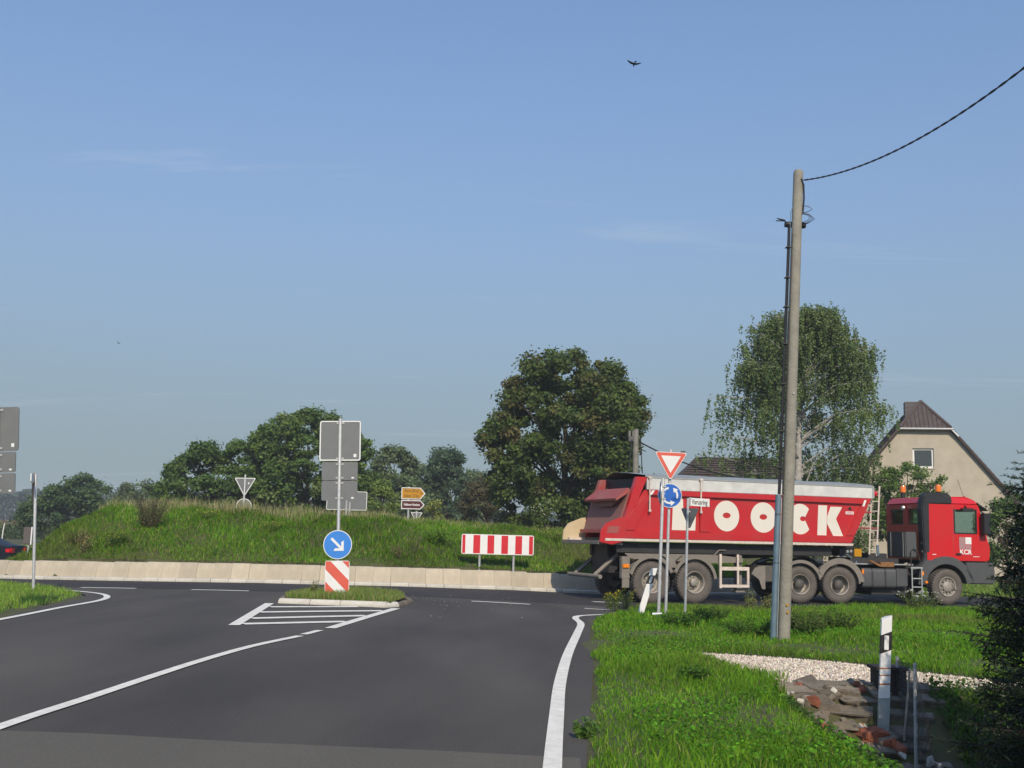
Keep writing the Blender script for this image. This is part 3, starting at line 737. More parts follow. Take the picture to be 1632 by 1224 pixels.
# --- trailer tub
ys = 1.16
def side_panel(sg):
    m = MB(); y0, y1 = sg * ys, sg * (ys - .05)
    m.prism([(-.20, 2.97), (7.18, 2.97), (6.42, 1.66), (-.82, 1.66), (-.80, 2.20)], y0, y1)
    return m
for sg in (-1, 1):
    o = tp_('side_panel', 'truck_red', side_panel(sg))
    def rib(poly, d=.07): MB().prism(poly, sg * (ys + .001), sg * (ys + d)).build('rib', 'truck_red', o, False, .012)
    rib([(-.10, 2.97), (7.17, 2.97), (7.08, 2.80), (-.10, 2.83)], .08)
    rib([(-.84, 1.67), (6.43, 1.67), (6.55, 1.87), (-.84, 1.87)], .075)
    rib([(-.22, 2.82), (-.05, 2.82), (-.52, 1.88), (-.84, 1.88), (-.84, 2.16), (-.76, 2.2)], .07)
    rib([(1.47, 2.82), (1.80, 2.82), (1.80, 1.88), (1.47, 1.88)], .06)
    rib([(7.06, 2.79), (6.82, 2.79), (6.30, 1.88), (6.54, 1.88)], .085)
    MB().prism([(-1.40, 1.60), (6.46, 1.60), (6.50, 1.665), (-1.40, 1.665)], sg * ys * .9, sg * (ys + .09)).build('lower_rail', 'cream_rail', o)
    MB().prism([(-.16, 2.975), (7.26, 2.975), (7.26, 3.33), (-.16, 3.33)], sg * (ys - .03), sg * (ys + .06)).build('white_board', 'band_white', o, False, .01)
    MB().b2(-.16, 7.26, sg * (ys + .061), sg * (ys + .075), 3.29, 3.325).build('board_edge', 'alu', o)
    MB().b2(7.21, 7.27, sg * (ys + .061), sg * (ys + .08), 2.98, 3.33).build('board_edge', 'alu', o)
# inside faces, front and floor of the tub
tp_('front_panel', 'dusty_red', MB().prism([(7.18, 3.3), (7.12, 3.3), (6.36, 1.66), (6.44, 1.66)], -ys + .05, ys - .05))
tp_('floor_panel', 'chassis', MB().b2(-.9, 6.4, -ys + .051, ys - .051, 1.6, 1.68))
# tarpaulin with a shallow peak, rear end open
n = 14; V_ = []
for i in range(n + 1):
    x = -.55 + (7.2 + .55) * i / n; dp = .012 * math.sin(i * 2.1)
    for yy, zz_ in ((-ys - .075, 3.315), (-ys - .08, 3.365), (-.6, 3.435), (0, 3.475), (.6, 3.435), (ys + .08, 3.365), (ys + .075, 3.315)):
        V_.append((x + (.0 if i else .3 * abs(yy) / ys), yy, zz_ + dp * (1 - abs(yy) / 1.3)))
F_ = [(i * 7 + k, i * 7 + k + 1, (i + 1) * 7 + k + 1, (i + 1) * 7 + k) for i in range(n) for k in range(6)]
tp_('tarpaulin', 'tarp', MB().add(V_, F_), True)
# rear end: sloping posts, dusty tailgate with a folded flap, chute cheeks and lip
def rear_x(z): return -.42 - (3.3 - z) * .36
for sg in (-1, 1):
    tp_('rear_post', 'truck_red' if sg < 0 else 'dusty_red', MB().prism([(-.14, 3.31), (-.46, 3.31), (rear_x(2.05), 2.05), (-.72, 2.05)], sg * (ys + .05), sg * (ys - .12)), False, .01)
    ck = tp_('chute_cheek', 'truck_red' if sg < 0 else 'beige', MB().prism([(-.80, 2.24), (-.98, 2.21), (-1.38, 2.05), (-1.52, 1.86), (-1.55, 1.56), (-1.2, 1.50), (-.8, 1.6)], sg * (ys + .078), sg * (ys + .02)), False, .008)
    MB().prism([(-1.36, 1.80), (-1.02, 1.80), (-.98, 1.98), (-1.30, 1.98)], sg * (ys + .079), sg * (ys + .082)).build('pocket', 'dusty_red', ck)
tp_('tailgate', 'tail_dust', MB().prism([(rear_x(2.98), 2.98), (rear_x(2.98) - .05, 2.98), (rear_x(1.84) - .05, 1.84), (rear_x(1.84), 1.84)], -ys + .13, ys - .13))
fl = tp_('tailgate_flap', 'dusty_red', MB().prism([(rear_x(3.0) - .06, 3.02), (rear_x(2.72) - .36, 2.72), (rear_x(2.72) - .33, 2.66), (rear_x(2.9), 2.9)], -ys + .16, ys - .16), False, .008)
MB().prism([(-ys + .2, 2.69), (ys - .2, 2.69), (.4, 2.52), (-.4, 2.52)], rear_x(2.6) - .16, rear_x(2.6) - .13, 'x').build('flap_plate', 'tail_dust', fl)
tp_('tailgate_beam', 'dusty_red', MB().b2(rear_x(1.86) - .14, rear_x(1.86) - .02, -ys + .13, ys - .1, 1.80, 1.90), False, .01)
tp_('chute_lip', 'mud_grey', MB().b2(-1.56, -.85, -ys, ys + .06, 1.50, 1.60), False, .008)
tp_('tub_shade_plate', 'dark_steel', MB().prism([(-.18, 2.95), (-.24, 2.95), (-.24, 3.30), (-.18, 3.30)], -ys + .13, ys - .13))  # dark plate across the opening, stands in for shade under the tarpaulin
tp_('tail_frame', 'dark_steel', MB().b2(-.95, -.70, -.55, .55, .75, 1.49))
for x0 in (-.10, 1.47):
    mb = MB().tube([(x0, -ys - .10, 3.32), (x0, -ys - .10, 2.42)], .022, 6); mb.box((x0, -ys - .10, 3.30), (.10, .05, .05)); mb.box((x0, -ys - .10, 2.42), (.06, .05, .06))
    tp_('stanchion', 'cream_rail', mb)
# --- letters L O O C K
LYQ = -ys - .004
def letter(name, polys):
    m = MB()
    for p in polys: m.prism(p, LYQ - .004, LYQ + .003)
    return tp_(name, 'letter', m)
letter('letter_L', [[(.66, 2.76), (.96, 2.76), (.98, 2.30), (1.36, 2.30), (1.34, 1.92), (.62, 1.92)]])
def letter_O(x0, x1, zc_, hz):
    cx_, rx = (x0 + x1) / 2, (x1 - x0) / 2; k = 36
    V_ = []; F_ = []
    for yy in (LYQ - .004, LYQ + .003):
        for i in range(k):
            t = 2 * math.pi * i / k; V_.append((cx_ + rx * math.cos(t), yy, zc_ + hz * math.sin(t)))
        for i in range(k):
            t = 2 * math.pi * i / k; V_.append((cx_ + .125 * math.cos(t), yy, zc_ + .015 + .078 * math.sin(t)))
    for i in range(k):
        j = (i + 1) % k
        F_ += [(i, j, k + j, k + i), (2 * k + i, 3 * k + i, 3 * k + j, 2 * k + j), (i, 2 * k + i, 2 * k + j, j), (k + i, k + j, 3 * k + j, 3 * k + i)]
    tp_('letter_O', 'letter', MB().add(V_, F_))
letter_O(1.93, 2.73, 2.34, .42); letter_O(3.10, 3.93, 2.33, .42)
k = 26; cx_, zc_ = 4.74, 2.32; V_ = []
for yy in (LYQ - .004, LYQ + .003):
    for i in range(k + 1):
        t = R(42) + (R(318) - R(42)) * i / k; V_.append((cx_ + .40 * math.cos(t), yy, zc_ + .43 * math.sin(t)))
    for i in range(k + 1):
        t = R(42) + (R(318) - R(42)) * i / k; V_.append((cx_ + .09 + .10 * math.cos(t), yy, zc_ + .01 + .07 * math.sin(t)))
q = 2 * (k + 1); F_ = []
for i in range(k):
    F_ += [(i, i + 1, k + 2 + i, k + 1 + i), (q + i, q + k + 1 + i, q + k + 2 + i, q + i + 1), (i, q + i, q + i + 1, i + 1), (k + 1 + i, k + 2 + i, q + k + 2 + i, q + k + 1 + i)]
F_ += [(0, k + 1, q + k + 1, q), (k, q + k, q + 2 * k + 1, 2 * k + 1)]
tp_('letter_C', 'letter', MB().add(V_, F_))
letter('letter_K', [[(5.36, 2.73), (5.66, 2.73), (5.62, 1.88), (5.31, 1.88)], [(5.66, 2.42), (5.78, 2.70), (6.18, 2.70), (5.96, 2.36), (6.20, 1.86), (5.86, 1.86), (5.645, 2.22)]])
mp_ = tp_('maker_plate', 'white_face', MB().b2(6.30, 6.58, LYQ - .004, LYQ + .002, 2.50, 2.58))
link('lettering', text_mesh('CARNEHL', .065, 'red_face', .8), mp_, (6.44, LYQ - .006, 2.54))
tp_('emblem', 'black', MB().prism(circle(.05, 12, 6.45, 2.66), LYQ - .003, LYQ + .001))
for zz_, xx in ((2.82, 7.0),):
    tp_('marker_strip', 'white_face', MB().prism([(6.90, 2.92), (6.98, 2.92), (6.90, 2.74), (6.83, 2.74)], -ys - .0895, -ys - .086))
tp_('marker_strip', 'white_face', MB().prism([(-.02, 2.96), (.06, 2.96), (-.03, 2.84), (-.10, 2.84)], -ys - .0855, -ys - .081))
# --- trailer frame, axles, wheels
tp_('frame_beam', 'dark_steel', MB().prism([(-1.0, 1.48), (6.1, 1.52), (6.1, 1.30), (3.3, 1.18), (-.6, 1.10), (-1.0, 1.2)], -.55, -.43))
tp_('frame_beam', 'dark_steel', MB().prism([(-1.0, 1.48), (6.1, 1.52), (6.1, 1.30), (3.3, 1.18), (-.6, 1.10), (-1.0, 1.2)], .43, .55))
tp_('frame_skirt', 'dark_steel', MB().b2(-.95, 5.9, -1.02, -.98, 1.30, 1.58))
tp_('axle', 'dark_steel', MB().tube([(0, -1.0, .54), (0, 1.0, .54)], .07).tube([(1.31, -1.0, .54), (1.31, 1.0, .54)], .07))
def arch_mesh(cx_, cz, r0, r1, a0, a1, y0, y1, n=16):
    m = MB(); o_ = arc(cx_, cz, r1, R(a0), R(a1), n); i_ = arc(cx_, cz, r0, R(a0), R(a1), n)
    for k in range(n):
        m.prism([o_[k], o_[k + 1], i_[k + 1], i_[k]], y0, y1)
    return m
for cx_, a0, a1 in ((0, 20, 165), (1.31, 5, 160)):
    for sg in (-1, 1):
        g = tp_('mudguard', 'mud_grey', arch_mesh(cx_, .56, .60, .635, a0, a1, sg * .78, sg * 1.2))
        for f in g.data.polygons: pass
        arch_g = arch_mesh(cx_, .56, .60, .69, a0 + 2, a1 - 2, sg * 1.2, sg * 1.215).build('mudguard_lip', 'mud_grey', g)
tp_('mudguard_bracket', 'mud_grey', MB().prism([(.50, .92), (.80, .92), (.74, 1.10), (.98, 1.28), (.30, 1.28), (.56, 1.10)], -1.14, -1.10))
tp_('side_plate', 'mud_grey', MB().prism([(-.75, 1.28), (2.0, 1.28), (2.9, 1.20), (2.9, 1.08), (1.9, 1.05), (-.55, 1.14)], -1.08, -1.05))

tyre_prof = [(.30, -.12), (.36, -.155), (.47, -.165), (.515, -.14), (.53, -.10), (.535, -.03), (.535, .03), (.53, .10), (.515, .14), (.47, .165), (.36, .155), (.30, .12)]
tyre_me = MB().lathe(tyre_prof, 40, 'y', caps=False)
for k in range(40):                                # tread blocks
    t = 2 * math.pi * k / 40
    for yy in (-.10, 0, .10):
        tyre_me.box((.535 * math.cos(t + yy), yy, .535 * math.sin(t + yy)), (.022, .07, .05), (0, -(t + yy), 0))
tyre_me = tyre_me.mesh('wheel', 'tyre', True)
rm = MB().lathe([(.305, -.13), (.295, -.15), (.275, -.14), (.255, .02), (.215, .03), (.19, .005), (.105, .0), (.10, -.10), (.07, -.12), (.0, -.12)], 32, 'y', caps=False)
for k in range(10):
    t = 2 * math.pi * k / 10; rm.box((.155 * math.cos(t), -.012, .155 * math.sin(t)), (.032, .04, .032), (0, -t, 0))
rim_trailer = rm.mesh('rim', 'rim', True)
rm = MB().lathe([(.305, -.13), (.30, -.15), (.28, -.14), (.262, .04), (.21, .06), (.16, .05), (.0, .05)], 32, 'y', caps=False)
rim_drive = rm.mesh('rim', 'rim', True)
hub_me = MB().lathe([(.15, .05), (.145, -.10), (.09, -.145), (.0, -.146)], 24, 'y').mesh('hub', 'hub', True)
rm = MB().lathe([(.305, -.13), (.30, -.155), (.27, -.15), (.24, -.10), (.17, -.085), (.16, -.15), (.10, -.18), (.0, -.18)], 32, 'y', caps=False)
for k in range(10):
    t = 2 * math.pi * (k + .5) / 10; rm.box((.205 * math.cos(t), -.115, .205 * math.sin(t)), (.045, .06, .05), (0, -t, 0))
rim_front = rm.mesh('rim', 'rim', True)
def wheel(x, y, tractor, rim, sc_=1.0, steer=0.0):
    p = Vector((x, y, .535 * sc_)); p = TT(p) if tractor else p
    o = link('wheel', tyre_me, tk, p, (0, 0, (DA if tractor else 0) + steer + (math.pi if y > 0 else 0))); o.scale = (sc_, 1, sc_)
    r_ = link('rim', rim, o)
    if rim is rim_drive: link('hub', hub_me, o)
    return o
for y in (-1.06, 1.06):
    wheel(0, y, False, rim_trailer); wheel(1.31, y, False, rim_trailer)
    wheel(-.36, y, True, rim_drive, .93); wheel(.82, y, True, rim_drive, .93); wheel(4.12, y, True, rim_front, .93, R(5))
# rear bumper bar on two arms, lamps, flaps
br = tp_('bumper_bar', 'mud_grey', MB().tube([(-1.42, -1.02, .66), (-1.42, 1.0, .66)], .055, 12), True)
for yy in (-.62, .62):
    MB().tube([(-.72, yy, 1.24), (-1.40, yy, .68)], .06, 4).build('bumper_arm', 'mud_grey', br)
lm = tp_('lamp_bracket', 'mud_grey', MB().b2(-.86, -.62, -1.15, -1.0, .62, 1.20).b2(-.85, -.64, -1.16, -1.12, .38, .62), False, .01)
MB().b2(-.84, -.66, -1.19, -1.152, .90, 1.0).build('rear_lamp', 'orange_lamp', lm, False, .01)
# side guard frame and landing gear
sgd = tp_('side_guard', 'cream_rail', MB().b2(2.16, 3.05, -1.17, -1.13, .40, .48).b2(2.16, 3.05, -1.17, -1.13, .86, .96).b2(2.10, 2.17, -1.175, -1.125, .38, 1.30).b2(2.98, 3.05, -1.168, -1.132, .48, .86).b2(2.66, 2.72, -1.165, -1.135, .48, 1.30), False, .006)
tp_('landing_leg', 'mud_grey', MB().b2(2.74, 2.92, -1.0, -.86, .34, 1.28).b2(2.68, 2.98, -1.06, -.80, .26, .34), False, .01)
tp_('landing_leg', 'mud_grey', MB().b2(2.74, 2.92, .86, 1.0, .34, 1.28).b2(2.68, 2.98, .80, 1.06, .26, .34), False, .01)
tp_('brace', 'mud_grey', MB().tube([(1.85, -1.06, 1.13), (2.15, -1.06, 1.40), (2.36, -1.06, 1.40)], .02, 4))
tp_('spray_flap', 'mud_grey', MB().prism([(3.30, .95), (3.62, 1.0), (3.62, .36), (3.52, .36), (3.42, .62), (3.18, .78)], -1.08, -1.05))
tp_('toolbox', 'chassis', MB().b2(3.45, 4.0, -.95, -.3, .55, 1.0), False, .02)
# front ladder of the trailer
ld = MB().tube([(7.34, -1.05, 3.36), (7.20, -1.05, 1.36)], .028, 4).tube([(7.62, -1.05, 3.36), (7.46, -1.05, 1.32)], .030, 4)
for k in range(7):
    zz_ = 1.5 + k * .28; f_ = (zz_ - 1.34) / 2.0; ld.tube([(7.20 + .14 * f_, -1.05, zz_), (7.46 + .16 * f_, -1.05, zz_)], .014, 5)
lo = tp_('ladder', 'cream_rail', ld)
MB().b2(7.445, 7.515, -1.09, -1.05, 1.34, 1.64).build('blue_strip', 'guard_blue', lo)
tp_('ladder_stay', 'dusty_red', MB().tube([(6.75, -1.04, 2.12), (7.55, -1.04, 2.12)], .025, 5).tube([(6.95, -1.04, 2.58), (7.3, -1.04, 2.58)], .035, 5))
tp_('tarp_motor', 'cab_red', MB().lathe([(.08, -.1), (.10, -.05), (.10, .05), (.06, .1)], 14, 'x', (7.42, -1.02, 3.12)), True)
tp_('warning_plate', 'yellow_face', MB().b2(6.65, 6.90, -1.08, -1.06, 1.30, 1.52))
tp_('coupling_valves', 'alu', MB().lathe([(.04, 0), (.04, .05)], 10, 'y', (6.40, -1.1, 1.44)).lathe([(.04, 0), (.04, .05)], 10, 'y', (6.52, -1.1, 1.45)))
tp_('front_stack', 'dark_steel', MB().b2(6.5, 7.1, -.6, .6, 1.30, 1.5).b2(6.9, 7.3, -.25, .25, 1.5, 2.5))

# --- tractor (coordinates from the hitch, turned by TT)
def tr(name, m, mb, smooth=False, bevel=0.0, parent=None):
    mb.xf = TT; return mb.build(name, m, parent or tk, smooth, bevel)
tr('chassis_rail', 'dark_steel', MB().b2(-1.0, 5.2, -.5, -.38, .78, 1.06)); tr('chassis_rail', 'dark_steel', MB().b2(-1.0, 5.2, .38, .5, .78, 1.06))
tr('axle', 'dark_steel', MB().tube([(-.36, -.95, .5), (-.36, .95, .5)], .09).tube([(.82, -.95, .5), (.82, .95, .5)], .09).tube([(4.12, -.95, .5), (4.12, .95, .5)], .08))
tr('fifth_wheel', 'dark_steel', MB().lathe([(.45, 1.10), (.5, 1.14), (.45, 1.20)], 20, 'z'))
for cx_, a0, a1 in ((-.36, 12, 168), (.82, 2, 160)):
    for sg in (-1, 1):
        g = tr('mudguard', 'mud_grey', arch_mesh(cx_, .52, .57, .62, a0, a1, sg * .80, sg * 1.24))
        tr('mudguard_lip', 'mud_grey', arch_mesh(cx_, .52, .57, .73 if cx_ > 0 else .66, a0 + 4, a1 - 4, sg * 1.24, sg * 1.25), parent=g)
for sg in (-1, 1):
    # fuel tank / boxes
    t_ = tr('fuel_tank' if sg < 0 else 'air_tank', 'grey_plastic', MB().prism(rrect(.42, .56, .10, 4, sg * .98, .70), 1.52, 2.55, 'x'), True, 0)
    for xx in (1.80, 2.2):
        tr('tank_strap', 'dark_steel', MB().prism(rrect(.435, .575, .105, 4, sg * .98, .70), xx, xx + .05, 'x'), parent=t_)
tr('belly_box', 'dark_steel', MB().b2(1.9, 3.0, -.95, .95, .22, .60), False, .02)
tr('battery_box', 'grey_plastic', MB().b2(2.56, 2.94, -1.15, -.75, .46, .98), False, .03)
tr('deck_plate', 'alu', MB().b2(1.1, 3.2, -1.0, 1.0, 1.08, 1.11))
tr('timber_chock', 'timber', MB().b2(2.10, 2.52, -1.16, -.9, 1.02, 1.16), False, .01)
tr('timber_chock', 'timber', MB().box((1.95, -1.1, 1.12), (.34, .14, .05), (0, R(25), 0)))
tr('air_cleaner_box', 'grey_plastic', MB().b2(2.88, 3.24, -1.16, -.10, 1.30, 2.04), False, .03)
tr('box_strip', 'alu', MB().b2(2.868, 2.879, -1.05, -1.03, 1.32, 2.02).b2(2.868, 2.879, -.35, -.33, 1.32, 2.02))
tr('grab_rail', 'dark_steel', MB().tube([(3.02, -1.2, 1.04), (3.02, -1.2, 1.46), (3.10, -1.2, 1.56), (3.22, -1.2, 1.50), (3.34, -1.2, 1.04)], .018, 6))
la = tr('step_ladder', 'alu', MB().b2(3.00, 3.03, -1.25, -1.22, .22, 1.02).b2(3.30, 3.33, -1.25, -1.22, .22, 1.02).b2(2.98, 3.35, -1.25, -1.20, 1.0, 1.04).b2(3.03, 3.30, -1.245, -1.20, .70, .73).b2(3.03, 3.30, -1.245, -1.20, .46, .49).b2(3.03, 3.30, -1.245, -1.20, .21, .24))
# snorkel intake
sn = tr('air_intake', 'intake_black', MB().prism([(3.47, 1.45), (3.66, 1.45), (3.68, 2.86), (4.36, 2.86), (4.40, 2.92), (4.36, 3.12), (4.22, 3.19), (3.60, 3.19), (3.50, 3.10), (3.42, 2.7)], -1.16, -.86), False, .03)
tr('intake_pipe', 'intake_black', MB().tube([(3.57, -1.02, 1.72), (3.57, -1.02, 1.30), (3.50, -1.02, 1.10), (3.30, -1.02, .98), (3.1, -1.0, .90)], .115, 14), True, parent=sn)
for za in (1.70, 1.46): tr('pipe_clamp', 'mud_grey', MB().lathe([(.122, za), (.122, za + .055)], 16, 'z', (3.57, -1.02, 0)), parent=sn)
# cab shell with real openings
CB, CF, CW = 3.56, 5.50, 1.15
def cwall_side(sg):
    m = MB(); y0, y1 = sg * CW, sg * (CW - .05)
    m.prism([(CB, 1.24), (4.44, 1.24), (4.44, 2.86), (CB, 2.86)], y0, y1)
    m.prism([(4.44, 1.24), (5.44, 1.24), (5.50, 1.70), (5.44, 2.04), (4.44, 2.04)], y0, y1)
    m.prism([(4.44, 2.72), (5.26, 2.72), (5.2, 2.86), (4.44, 2.86)], y0, y1)
    m.prism([(5.14, 2.04), (5.44, 2.04), (5.26, 2.72), (5.14, 2.72)], y0, y1)
    return m
for sg in (-1, 1):
    cs = tr('cab_side', 'cab_red', cwall_side(sg))
    tr('door_window', 'cab_glass', MB().b2(4.44, 5.14, sg * (CW - .03), sg * (CW - .022), 2.04, 2.72), parent=cs)
    tr('window_seal', 'black', MB().b2(4.42, 4.46, sg * (CW + .001), sg * (CW + .008), 2.02, 2.74).b2(4.46, 5.13, sg * (CW + .001), sg * (CW + .008), 2.015, 2.05).b2(5.12, 5.16, sg * (CW + .001), sg * (CW + .008), 2.02, 2.74), parent=cs)
    tr('door_seam', 'dusty_red', MB().b2(4.385, 4.395, sg * (CW + .0005), sg * (CW + .003), 1.26, 2.86), parent=cs)
    tr('door_handle', 'black', MB().b2(4.46, 4.62, sg * (CW + .001), sg * (CW + .03), 1.40, 1.46), False, .008, parent=cs)
tr('cab_floor', 'dark_steel', MB().b2(CB + .06, 5.4, -CW + .055, CW - .055, 1.20, 1.30))
tr('cab_roof', 'cab_red', MB().add([(CB - .02, -CW - .005, 2.861), (5.24, -CW - .005, 2.861), (5.24, CW + .005, 2.861), (CB - .02, CW + .005, 2.861), (CB + .08, -CW + .10, 3.07), (4.9, -CW + .10, 3.10), (5.2, -CW + .12, 3.00), (5.2, CW - .12, 3.00), (4.9, CW - .10, 3.10), (CB + .08, CW - .10, 3.07)],
   [(0, 3, 2, 1), (0, 1, 6, 5, 4), (3, 9, 8, 7, 2), (1, 2, 7, 6), (0, 4, 9, 3), (4, 5, 8, 9), (5, 6, 7, 8)]), False, .04)
rw = MB()                                            # rear wall with two windows
for a, b, c, d in ((-CW + .051, CW - .051, 1.24, 2.30), (-CW + .051, CW - .051, 2.70, 2.858), (-CW + .051, -.72, 2.30, 2.70), (-.18, .18, 2.30, 2.70), (.86, CW - .051, 2.30, 2.70)):
    rw.b2(CB, CB + .05, a, b, c, d)
rwo = tr('rear_wall', 'cab_red', rw)
for a, b in ((-.72, -.18), (.18, .86)):
    tr('rear_window', 'cab_glass', MB().b2(CB + .02, CB + .026, a, b, 2.30, 2.70), parent=rwo)
    tr('window_seal', 'black', MB().b2(CB - .006, CB - .001, a - .03, b + .03, 2.27, 2.30).b2(CB - .006, CB - .001, a - .03, b + .03, 2.70, 2.73).b2(CB - .006, CB - .001, a - .03, a, 2.30, 2.70).b2(CB - .006, CB - .001, b, b + .03, 2.30, 2.70), parent=rwo)
tr('windscreen', 'cab_glass', MB().prism([(5.47, 1.98), (5.475, 1.98), (5.27, 2.80), (5.262, 2.80)], -CW + .06, CW - .06))
fr = tr('front_panel', 'cab_red', MB().prism([(5.40, 1.24), (5.56, 1.24), (5.60, 1.6), (5.50, 1.97), (5.40, 1.97)], -CW + .052, CW - .052), False, .03)
tr('sun_visor', 'black', MB().prism([(5.22, 2.94), (5.56, 2.72), (5.58, 2.70), (5.26, 2.86)], -CW + .05, CW - .05))
tr('bumper', 'grey_plastic', MB().prism([(4.75, 1.20), (5.62, 1.20), (5.66, .95), (5.62, .58), (4.95, .58), (4.72, .95)], -1.2, 1.2), False, .03)
tr('front_arch', 'grey_plastic', arch_mesh(4.12, .50, .64, .86, 8, 172, -1.2, -.75, 18)); tr('front_arch', 'grey_plastic', arch_mesh(4.12, .50, .64, .86, 8, 172, .75, 1.2, 18))
tr('arch_panel', 'grey_plastic', MB().prism([(3.24, .55), (3.50, .55), (3.50, 1.0), (3.74, 1.22), (3.50, 1.26), (3.30, 1.0)], -1.19, -1.14))
tr('arch_liner', 'dark_steel', MB().b2(3.6, 4.7, -.74, -.60, .7, 1.2))
for z_1 in (0, 1):
    tr('side_marker', 'orange_lamp', MB().b2(3.30 + .14 * z_1, 3.40 + .12 * z_1, -1.225, -1.192, .80 - .22 * z_1, .92 - .27 * z_1), False, .008)
tr('side_marker', 'orange_lamp', MB().b2(1.50, 1.56, -1.21, -1.192, .82, .95), False, .006)
mo = tr('wing_mirror', 'black', MB().b2(5.22, 5.42, -1.42, -1.24, 2.02, 2.62).tube([(5.28, -1.16, 2.68), (5.30, -1.34, 2.60)], .025, 6).tube([(5.28, -1.16, 1.96), (5.30, -1.34, 2.05)], .025, 6), False, .02)
tr('kerb_mirror', 'black', MB().b2(4.62, 4.98, -1.32, -1.17, 2.66, 2.76).tube([(4.78, -1.14, 2.84), (4.8, -1.25, 2.74)], .025, 6), False, .03)
# beacons, work lamp, aerial
for xx, yy in ((3.80, .55), (4.32, -.55)):
    bc = tr('beacon', 'black', MB().lathe([(.07, 3.05), (.07, 3.24), (.05, 3.25)], 16, 'z', (xx, yy, 0)), True)
    tr('beacon_lens', 'amber', MB().lathe([(.085, 3.251), (.085, 3.42), (.075, 3.45), (.02, 3.46)], 16, 'z', (xx, yy, 0)), True, parent=bc)
tr('work_lamp', 'alu', MB().lathe([(.06, -.06), (.075, 0), (.05, .03)], 14, 'x', (CB - .06, .0, 2.76)), True)
tr('aerial', 'black', MB().tube([(5.05, -.7, 3.08), (4.85, -.72, 3.62)], .006, 5).lathe([(.03, 3.07), (.02, 3.13)], 8, 'z', (5.05, -.7, 0)))
# door emblem: stripes, square and letters
em = tr('door_emblem', 'white_face', MB().b2(4.77, 4.96, -CW - .006, -CW - .002, 1.72, 1.92))
for k in range(6):
    tr('emblem_stripe', 'cloth', MB().b2(4.58 + .031 * k, 4.598 + .031 * k, -CW - .006, -CW - .002, 1.58, 1.92), parent=em)
for k in range(6):
    tr('emblem_stripe', 'cloth', MB().b2(4.775 + .031 * k, 4.793 + .031 * k, -CW - .006, -CW - .002, 1.58, 1.70), parent=em)
tmx = text_mesh('KCR', .19, 'white_face', 1.0, .002, .006)
o = link('lettering', tmx, tk, TT((4.77, -CW - .004, 1.49)), (0, 0, DA))
tr('model_mark', 'white_face', MB().b2(3.72, 3.84, -CW - .004, -CW - .001, 1.40, 1.42).b2(5.0, 5.2, -CW - .004, -CW - .001, 1.36, 1.375))
# cables and hoses between tractor and trailer
tr('air_hose', 'guard_blue', MB().tube([(1.0, -.5, 1.2), (1.3, -.7, 1.35), (1.5, -.9, 1.15), (1.35, -1.0, .98)], .02, 6), True)
tr('deck_clutter', 'dark_steel', MB().b2(1.3, 2.8, -.9, .5, 1.115, 1.26).b2(2.0, 2.6, -.6, -.2, 1.26, 1.40))

# ------------------------------------------------------------------ driver seen through the rear window
def skin_person(name, joints, edges, m, parent, root=0, sub=1):
    me = bpy.data.meshes.new(name); me.from_pydata([j[0] for j in joints], edges, [])
    o = bpy.data.objects.new(name, me); COL.objects.link(o)
    o.modifiers.new('skin', 'SKIN'); s_ = o.modifiers.new('sub', 'SUBSURF'); s_.levels = s_.render_levels = sub
    for i, j in enumerate(joints):
        r_ = j[1] if isinstance(j[1], tuple) else (j[1], j[1]); me.skin_vertices[0].data[i].radius = r_
        me.skin_vertices[0].data[i].use_root = (i == root)
    bpy.context.view_layer.update()
    em_ = bpy.data.meshes.new_from_object(o.evaluated_get(bpy.context.evaluated_depsgraph_get()))
    bpy.data.objects.remove(o)
    em_.materials.clear(); em_.materials.append(MATS[m])
    for p in em_.polygons: p.use_smooth = True
    return link(name, em_, parent)
dl = tk.matrix_basis.to_4x4()
base = TO + Matrix.Rotation(TH, 3, 'Z') @ TT((4.35, .55, 1.72))
dv = thing('person', base, 'driver in a pale shirt behind the cab rear window', 'person', R(9.5))
J = [((0, 0, .08), (.16, .17)), ((.02, 0, .30), (.13, .17)), ((.0, 0, .52), (.12, .19)), ((.02, 0, .62), .06), ((.03, 0, .70), .065), ((.05, 0, .80), (.095, .08)), ((.05, 0, .90), (.08, .07)),
     ((.0, .22, .54), .07), ((.12, .28, .34), .055), ((.36, .20, .36), .04), ((.44, .17, .40), .035), ((.0, -.22, .54), .07), ((.12, -.28, .34), .055), ((.36, -.20, .36), .04), ((.44, -.17, .40), .035),
     ((.36, .12, .04), .085), ((.52, .12, -.28), .06), ((.62, .12, -.36), .05), ((.36, -.12, .04), .085), ((.52, -.12, -.28), .06), ((.62, -.12, -.36), .05)]
E_ = [(0, 1), (1, 2), (2, 3), (3, 4), (4, 5), (5, 6), (2, 7), (7, 8), (8, 9), (9, 10), (2, 11), (11, 12), (12, 13), (13, 14), (0, 15), (15, 16), (16, 17), (0, 18), (18, 19), (19, 20)]
bo = skin_person('body', J, E_, 'skin', dv)
sh = skin_person('shirt', [((0, 0, .08), (.175, .185)), ((.02, 0, .30), (.145, .185)), ((0, 0, .50), (.135, .205)), ((.01, 0, .585), (.075, .09)), ((0, .22, .535), .08), ((.08, .27, .40), .072), ((0, -.22, .535), .08), ((.08, -.27, .40), .072)],
                 [(0, 1), (1, 2), (2, 3), (2, 4), (4, 5), (2, 6), (6, 7)], 'cloth', dv)
hr = MB().lathe([(.02, .0), (.075, -.02), (.092, -.07), (.088, -.12)], 16, 'z').build('hair', 'bark', dv, True); hr.location = (.03, 0, .985)
seat = MB(); seat.b2(4.05, 4.20, .25, .85, 1.55, 2.28); seat.b2(4.12, 4.70, .28, .82, 1.45, 1.62)
tr('seat', 'grey_plastic', seat, False, .04)

